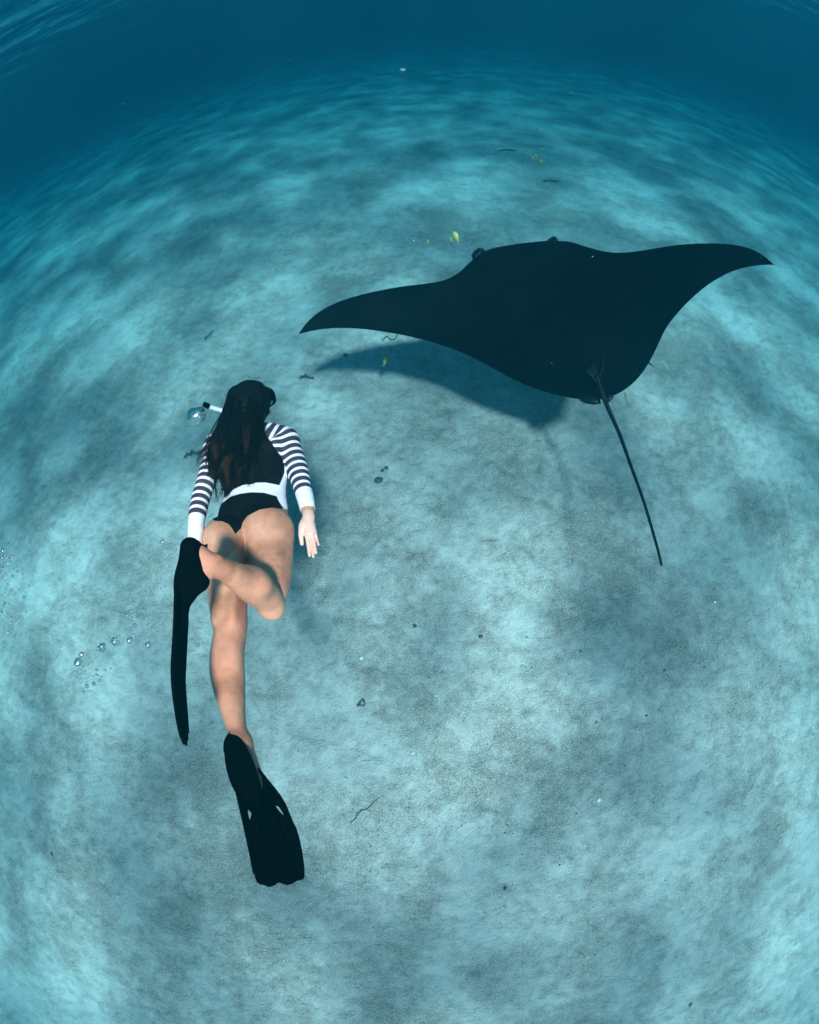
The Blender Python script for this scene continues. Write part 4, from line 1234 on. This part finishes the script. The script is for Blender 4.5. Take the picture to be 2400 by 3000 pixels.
def bubble(p, r, me, label, group='air bubbles rising left of the swimmer', sq=1.0):
    o = bpy.data.objects.new('air_bubble', me)
    COL.objects.link(o)
    o.location = p
    o.scale = (r, r * sq, r)
    o.rotation_euler = (random.uniform(-.5, .5), random.uniform(-.5, .5), random.uniform(0, 6.28))
    tag(o, label, 'bubble', group)
    return o
b0 = bubble((-0.8987, 1.6608, 1.9434), 0.050, dome[1], 'large domed air bubble beside the snorkel mouth', 'air bubbles from the snorkel')
b0.rotation_euler = (-0.15, 0.1, 0.4)
big = [((-1.1226, 0.4507, 2.1752), 0.0159, 'air bubble with a dark rim, lowest of the large ones at the left'), ((-1.1101, 0.4771, 2.1739), 0.0118, 'flat crescent air bubble on top of the leftmost large bubble'), ((-1.0489, 0.5147, 2.1386), 0.0171, 'glassy air bubble second from the left in the slanting row'), ((-1.0626, 0.508, 2.1468), 0.0073, 'small air bubble stuck to the left of the second large bubble'), ((-1.0104, 0.5401, 2.1195), 0.0163, 'glassy air bubble in the middle of the slanting row'), ((-0.9995, 0.5578, 2.1186), 0.0061, 'dark small air bubble touching the top of the middle bubble'), ((-0.9664, 0.553, 2.0933), 0.0139, 'air bubble with a bright base, fourth of the slanting row'), ((-0.955, 0.5697, 2.0923), 0.0073, 'small air bubble behind the fourth bubble of the row'), ((-0.9117, 0.5482, 2.0554), 0.0135, 'bright air bubble at the right end of the slanting row'), ((-1.1036, 0.3818, 2.1381), 0.0086, 'shiny air bubble low in the trail, left of a shiny twin'), ((-1.0849, 0.3932, 2.1264), 0.0077, 'shiny air bubble low in the trail, right of a shiny twin'), ((-1.1154, 0.3602, 2.1418), 0.0065, 'shiny air bubble at the very bottom of the trail'), ((-0.9422, 0.6705, 2.1285), 0.0077, 'curled dark air bubble high above the slanting row'), ((-0.9462, 0.6027, 2.1), 0.0086, 'dark flat air bubble just above the slanting row')]
for p, r, lab in big:
    bubble(p, r, dome[random.randrange(3)], lab, sq=random.uniform(0.8, 1.1))
small = [((-1.0974, 0.3668, 2.129), 0.0041), ((-0.9529, 0.6427, 2.1226), 0.0071), ((-0.9428, 0.64, 2.1144), 0.0041), ((-0.9664, 0.6285, 2.1254), 0.0065), ((-0.9521, 0.6276, 2.115), 0.0051), ((-0.9353, 0.6287, 2.1042), 0.0057), ((-0.9112, 0.6315, 2.0896), 0.0037), ((-0.9528, 0.6139, 2.1094), 0.0045), ((-0.9115, 0.5981, 2.0753), 0.0041), ((-0.9513, 0.6919, 2.1455), 0.0041), ((-1.0327, 0.4525, 2.1046), 0.0041), ((-1.0478, 0.4444, 2.1132), 0.0051), ((-1.0725, 0.4391, 2.1306), 0.0065), ((-1.0753, 0.4254, 2.1285), 0.0057), ((-1.0697, 0.4229, 2.1233), 0.0041), ((-1.0851, 0.4176, 2.1338), 0.0037), ((-1.0624, 0.4207, 2.117), 0.0041), ((-1.0695, 0.406, 2.118), 0.0041), ((-0.9342, 0.5687, 2.0779), 0.0049), ((-0.8947, 0.533, 2.0392), 0.0031), ((-0.8818, 0.5367, 2.0328), 0.0031), ((-1.1103, 0.4417, 2.1618), 0.0045), ((-1.1083, 0.4551, 2.1647), 0.0029), ((-0.9081, 0.3938, 2.0038), 0.0045), ((-0.9241, 0.3915, 2.013), 0.0029), ((-0.963, 0.5766, 2.1005), 0.0037), ((-0.9236, 0.5602, 2.0677), 0.0031), ((-1.0255, 0.5205, 2.1231), 0.0024), ((-0.8556, 0.7283, 2.1014), 0.0031), ((-0.902, 0.7139, 2.1233), 0.0037), ((-0.8798, 0.7413, 2.1234), 0.0029), ((-0.9533, 0.5451, 2.0814), 0.0033), ((-0.9195, 0.6656, 2.1108), 0.0031), ((-0.9362, 0.6511, 2.1151), 0.0031), ((-0.967, 0.6031, 2.1145), 0.0024), ((-1.0831, 0.461, 2.1462), 0.0022), ((-1.069, 0.4697, 2.138), 0.0020), ((-1.1055, 0.4298, 2.1541), 0.0033), ((-1.0556, 0.4418, 2.1183), 0.0024), ((-1.0176, 0.4504, 2.0929), 0.0024), ((-0.9594, 0.6469, 2.129), 0.0024), ((-0.878, 0.6929, 2.0974), 0.0029), ((-0.9517, 0.5602, 2.0862), 0.0045), ((-1.0663, 0.4142, 2.118), 0.0024), ((-1.1092, 0.3735, 2.1403), 0.0024), ((-0.8295, 0.8687, 2.1674), 0.0073), ((-0.847, 0.8474, 2.1647), 0.0057), ((-0.831, 0.854, 2.1588), 0.0045), ((-0.8054, 0.8656, 2.1507), 0.0041), ((-0.7968, 0.8573, 2.1404), 0.0020), ((-0.9051, 0.8019, 2.1748), 0.0033), ((-0.805, 0.8265, 2.1262), 0.0033), ((-0.8166, 0.7962, 2.1152), 0.0033), ((-0.8092, 0.7844, 2.1041), 0.0041), ((-0.8858, 0.7494, 2.1318), 0.0049), ((-0.8469, 0.7598, 2.1129), 0.0041), ((-0.8411, 0.736, 2.0967), 0.0045), ((-0.9009, 0.7161, 2.1237), 0.0033), ((-0.8544, 0.7305, 2.1019), 0.0024), ((-0.8509, 0.5822, 2.0318), 0.0057), ((-0.838, 0.5745, 2.0214), 0.0041), ((-0.7763, 0.5815, 1.9908), 0.0033), ((-0.7614, 0.566, 1.9774), 0.0073), ((-0.909, 0.3939, 2.0043), 0.0041), ((-0.8799, 0.7406, 2.1232), 0.0020), ((-0.7884, 0.8527, 2.1326), 0.0024), ((-0.89, 0.5358, 2.0373), 0.0024), ((-0.8791, 0.5373, 2.0313), 0.0024), ((-0.9512, 0.693, 2.1459), 0.0033)]
for p, r in small:
    bubble(p, r, pearl[random.randrange(2)], 'tiny round air bubble in the trail left of the swimmer', sq=random.uniform(0.7, 1.1))
# the frothy plume at the left edge of the view: too many to count
pv_, pf_ = [], []
for (c0, c1, n_, sd) in ((((-0.8756, 0.4803, 2.8091)), ((-0.8563, 0.4245, 2.7809)), 90, 0.020), (((-0.8676, 0.4068, 2.7843)), ((-0.8566, 0.3333, 2.7639)), 60, 0.017)):
    for k in range(n_):
        u = random.random()
        q = Vector(c0).lerp(Vector(c1), u) + Vector([random.gauss(0, sd) for _ in range(3)])
        r = random.uniform(0.0012, 0.0042)
        v_, f_ = ball(q, (r, r * random.uniform(.6, 1.1), r * random.uniform(.5, 1)), None, 8, 6)
        o_ = len(pv_)
        pv_ += v_; pf_ += [tuple(o_ + i for i in f) for f in f_]
plume = mesh_obj('bubble_plume', pv_, pf_, BB.mat)
tag(plume, 'froth of tiny bubbles at the edge of the swimmer trail', kind='stuff')

# ------------------------------------------------------------------ things lying on the sand
def on_sand(p, lift=0.0):
    """a point on the sea floor under the line of sight towards p, following the bumps of the sand"""
    return Vector((p[0], p[1], float(floor_h(p[0], p[1])) + lift))
ST = NT('stone')
ST.principled(ST.ramp(ST.noise(ST.coord(), 60, 4, 0.6), [(0.35, (0.035, 0.033, 0.030)), (0.65, (0.11, 0.10, 0.09))]), 0.85, 0.2, ST.bump(ST.noise(ST.coord(), 120, 3), 0.4, 0.004))
SH = NT('shell')
SH.principled(SH.ramp(SH.noise(SH.coord(), 50, 3), [(0.35, (0.66, 0.63, 0.56)), (0.65, (0.82, 0.80, 0.75))]), 0.45, 0.35)
CL = NT('clam')
CL.principled(CL.ramp(CL.noise(CL.coord(), 45, 3), [(0.40, (0.16, 0.14, 0.06)), (0.62, (0.06, 0.06, 0.06))]), 0.6, 0.3)
WD = NT('weed')
WD.principled(WD.ramp(WD.noise(WD.coord(), 30, 3), [(0.35, (0.055, 0.052, 0.045)), (0.65, (0.12, 0.11, 0.09))]), 0.8, 0.2)

def pebble(p, r, mat, label, name='pebble', cat='pebble', group=None, flat=0.6, el=1.25, sink=0.35):
    sd = random.uniform(0, 50)
    V, Fc = ball((0, 0, 0), (r * el, r, r * flat), None, 14, 9)
    V = [Vector(v) * (1 + 0.22 * mnoise.noise(Vector(v) / r * 0.9 + Vector((sd, 0, 0))) + 0.08 * mnoise.noise(Vector(v) / r * 2.5 + Vector((0, sd, 0)))) for v in V]
    o = mesh_obj(name, V, Fc, mat)
    o.location = on_sand(p, r * flat * (1 - 2 * sink))
    o.rotation_euler = (random.uniform(-.2, .2), random.uniform(-.2, .2), random.uniform(0, 6.28))
    tag(o, label, cat, group)
    return o
PB = 'pebbles lying on the sand'
pebble((-0.2201, 2.5789, 0), .032, ST.mat, 'dark rounded pebble right of the swimmer, largest of a close trio', group=PB)
pebble((-0.1751, 2.6811, 0), .016, ST.mat, 'small dark pebble just behind the largest pebble of the trio', group=PB)
pebble((-0.1414, 2.6954, 0), .016, ST.mat, 'smallest grey pebble of the trio right of the swimmer', group=PB)
pebble((-0.4374, 4.2882, 0), .024, ST.mat, 'dark pebble below the left wing tip of the manta', group=PB)
pebble((-0.0746, 1.2711, 0), .013, ST.mat, 'dark pebble right of the bent knee, left one of two', group=PB)
pebble((0.3701, 1.1171, 0), .014, ST.mat, 'dark pebble right of the bent knee, right one of two', group=PB)
pebble((0.2691, -0.6801, 0), .012, ST.mat, 'dark pebble beside a half buried shell ring', group=PB)
pebble((-3.2467, -0.5478, 0), .014, ST.mat, 'dark blue stone alone on the sand in the lower left', group=PB)
pebble((1.4355, 0.3036, 0), .009, ST.mat, 'small dark pebble below the end of the manta tail', group=PB)
pebble((1.0593, 0.3546, 0), .008, ST.mat, 'small dark pebble left of another below the manta tail', group=PB)
pebble((1.0575, 0.8848, 0), .008, ST.mat, 'small dark pebble left of the manta tail tip', group=PB)
pebble((3.8215, 5.8303, 0), .05, ST.mat, 'faint pebble seen behind the right wing of the manta', group=PB) if False else None
pebble((1.6663, 0.5948, 0), .009, CL.mat, 'tiny brown pebble below the tip of the manta tail', group=PB)
SG = 'white shells on the sand'
pebble((0.9698, -0.1989, 0), .014, SH.mat, 'white oval shell on the sand in the lower right', 'shell', 'shell', SG, 0.5, 1.2, 0.2)
pebble((-0.4747, 1.0837, 0), .0105, SH.mat, 'white shell on the sand right of the straight leg', 'shell', 'shell', SG, 0.5, 1.3, 0.2)
pebble((2.2826, 1.0159, 0), .010, SH.mat, 'white shell on the sand right of the manta tail tip', 'shell', 'shell', SG, 0.5, 1.2, 0.2)
pebble((0.0035, 0.7457, 0), .006, SH.mat, 'tiny white shell on the dark sand patch', 'shell', 'shell', SG, 0.5, 1.3, 0.2)
pebble((-0.1973, 0.3663, 0), .006, SH.mat, 'tiny white shell between the twig and the dark patch', 'shell', 'shell', SG, 0.5, 1.3, 0.2)
pebble((1.4751, -2.1666, 0), .015, CL.mat, 'yellow and dark clam half buried at the lower right', 'clam', 'clam', None, 0.5, 1.35, 0.4)
rp = on_sand((0.2535, -0.8112, 0), 0.002)
rpts = [rp + Vector((0.011 * math.cos(a), 0.009 * math.sin(a), 0.003 * math.sin(3 * a))) for a in np.linspace(0.3, 5.6, 16)]
tag(mesh_obj('shell_ring', *tube(rpts, list(np.interp(np.linspace(0, 1, 16), [0, .5, 1], [.001, .0022, .001])), 7), ST.mat), 'broken shell ring half buried below a dark pebble', 'shell')

def sprig(p, size, ang, n_, label, dense=1.0, r=0.0035):
    """a limp sprig of weed: a stem with many short side branches"""
    base = on_sand(p, 0.006)
    V, Fc = [], []
    def add(pts, rad):
        v_, f_ = tube(pts, rad, 5); o_ = len(V)
        V.extend([Vector(q) - base for q in v_]); Fc.extend([tuple(o_ + i for i in f) for f in f_])
    d0 = Vector((math.cos(ang), math.sin(ang), 0))
    s0 = Vector((-d0.y, d0.x, 0))
    stem = [base + d0 * (size * (u - 0.5)) + s0 * (size * 0.07 * math.sin(u * 5 + ang)) + Vector((0, 0, 0.012 + 0.01 * math.sin(u * 4))) for u in np.linspace(0, 1, 8)]
    add(stem, list(np.linspace(r * 1.3, r * 0.6, 8)))
    for k in range(n_):
        u = random.random()
        st = Vector(np.array([np.interp(u, np.linspace(0, 1, 8), [q[i] for q in stem]) for i in range(3)]))
        a = random.choice((-1, 1)) * random.uniform(0.5, 1.3)
        dd_ = (d0 * math.cos(a) + s0 * math.sin(a)) * size * random.uniform(0.08, 0.24) * dense
        mid = st + dd_ * 0.5 + Vector((0, 0, random.uniform(0.0, 0.018)))
        add([st, mid, st + dd_ + Vector((0, 0, random.uniform(-0.004, 0.02)))], [r, r * 0.9, r * 0.5])
    o = mesh_obj('seaweed_sprig', V, Fc, WD.mat)
    o.location = base
    tag(o, label, 'seaweed', 'scraps of weed lying on the sand')
sprig((-0.8513, 4.0248, 0), .15, -0.2, 60, 'dense dark sprig of weed left of the manta shadow tip', 0.75, 0.006)
sprig((-2.0007, 3.2333, 0), .20, 0.25, 40, 'spindly brown weed behind the left shoulder', 0.9, 0.0045)
sprig((-2.1246, 5.1729, 0), .16, 1.2, 14, 'faint upright weed far behind the swimmer on the left', 0.8, 0.004)
sprig((3.3649, 8.8245, 0), .30, 0.1, 70, 'dark clump of weed far beyond the manta head', 0.6, 0.007)
sprig((3.0716, 10.7398, 0), .34, 0.2, 40, 'hazy clump of weed far away beyond the shoal', 0.6, 0.007)

def twig(pts, rad, label, name='twig', cat='twig', branches=()):
    base = on_sand(pts[0], 0)
    P = [on_sand(p, rad * 0.7) for p in pts]
    cp = [on_sand(q, rad * 0.7 + 0.002 * math.sin(i * 1.7)) for i, q in enumerate(catmull(P, 5))]
    v_, f_ = tube(cp, list(np.interp(np.linspace(0, 1, len(cp)), [0, .1, .6, 1], [rad * .6, rad, rad * .9, rad * .4])), 6)
    v_ = list(v_)
    for br in branches:
        bp = [on_sand(q, rad * 0.6) for q in catmull([on_sand(p) for p in br], 4)]
        v2, f2 = tube(bp, list(np.linspace(rad * .7, rad * .3, len(bp))), 6)
        f_ += [tuple(len(v_) + i for i in f) for f in f2]; v_ += list(v2)
    o = mesh_obj(name, [Vector(q) - base for q in v_], f_, WD.mat)
    o.location = base
    tag(o, label, cat)
twig([(-0.6588, -0.0809, 0), (-0.6207, -0.0496, 0), (-0.6119, -0.0265, 0), (-0.5774, 0.0013, 0), (-0.5482, 0.0091, 0), (-0.518, 0.0268, 0), (-0.5, 0.0487, 0), (-0.4695, 0.0695, 0), (-0.4397, 0.0834, 0)], .0042, 'thin bent twig lying on the sand below the swimmer', branches=([(-0.6119, -0.0265, 0), (-0.6059, 0.0001, 0), (-0.5697, 0.0142, 0)], [(-0.5482, 0.0091, 0), (-0.5248, -0.0063, 0), (-0.5158, -0.0104, 0)]))
twig([(-0.0332, 4.4284, 0), (0.022, 4.4751, 0), (0.0441, 4.4358, 0), (0.0941, 4.4244, 0), (0.1309, 4.4846, 0), (0.1563, 4.5311, 0)], .008, 'dark squiggle of weed at the edge of the left wing', 'weed_strand', 'seaweed')
twig([(-0.5362, 0.7458, 0), (-0.5186, 0.7576, 0), (-0.504, 0.7732, 0), (-0.4929, 0.7857, 0), (-0.4828, 0.7538, 0), (-0.4909, 0.7375, 0), (-0.5166, 0.7437, 0), (-0.5371, 0.7356, 0)], .0075, 'dark scrap of weed with a hole, right of the calf', 'weed_scrap', 'seaweed')

# loose coarse grains and shell grit, far too many to count
gv, gf = [], []
for k in range(5200):
    rr_ = 0.7 + 5.0 * random.random() ** 1.5
    th_ = random.uniform(-1.2, 1.2)
    x, y = rr_ * math.sin(th_) * 0.95, rr_ * math.cos(th_) - 0.9
    r = random.uniform(0.0015, 0.0042) * (1 + 0.9 * (random.random() < 0.05))
    z = float(0) 
    o_ = len(gv)
    gv.append((x, y, r)); gf.append(o_)
G_ = np.array(gv)
hz_ = floor_h(G_[:, 0], G_[:, 1])
octv = np.array([(1, 0, 0), (-1, 0, 0), (0, 1, 0), (0, -1, 0), (0, 0, 1), (0, 0, -1)], float)
octf = np.array([(0, 2, 4), (2, 1, 4), (1, 3, 4), (3, 0, 4), (2, 0, 5), (1, 2, 5), (3, 1, 5), (0, 3, 5)])
jit = rng.uniform(0.55, 1.3, (len(G_), 6, 1))
GV = (octv[None] * jit * G_[:, 2][:, None, None] + np.stack([G_[:, 0], G_[:, 1], hz_ + G_[:, 2] * 0.3], 1)[:, None]).reshape(-1, 3)
GF = (octf[None] + 6 * np.arange(len(G_))[:, None, None]).reshape(-1, 3)
GT = NT('grit')
wn = GT.n('ShaderNodeTexWhiteNoise'); 
ig = GT.attr('tone')
GT.principled(GT.ramp(ig, [(0.0, (0.05, 0.045, 0.04)), (0.62, (0.16, 0.14, 0.12)), (0.80, (0.42, 0.38, 0.32)), (1.0, (0.75, 0.72, 0.66))]), 0.8, 0.2)
grit = fast_mesh('grit', GV, GF, GT.mat)
a_ = grit.data.attributes.new('tone', 'FLOAT', 'POINT')
a_.data.foreach_set('value', np.repeat(rng.random(len(G_)), 6).astype(np.float32))
tag(grit, 'coarse grains and shell grit strewn over the sand', kind='stuff')

# motes drifting in the water
mv, mf = [], []
for k in range(150):
    q = Vector((random.uniform(-3.5, 3.5), random.uniform(0.2, 6.0), random.uniform(0.5, 3.9)))
    if (q - Vector((0, 0, 3.5))).length < 1.6: continue
    r = random.uniform(0.0014, 0.0032)
    v_, f_ = ball(q, (r, r * random.uniform(.6, 1.2), r * random.uniform(.6, 1)), None, 6, 4)
    o_ = len(mv)
    mv += v_; mf += [tuple(o_ + i for i in f) for f in f_]
MO = NT('mote')
MO.principled((0.55, 0.55, 0.52), 0.7, 0.2)
tag(mesh_obj('motes', mv, mf, MO.mat), 'fine pale motes drifting in the water', kind='stuff')
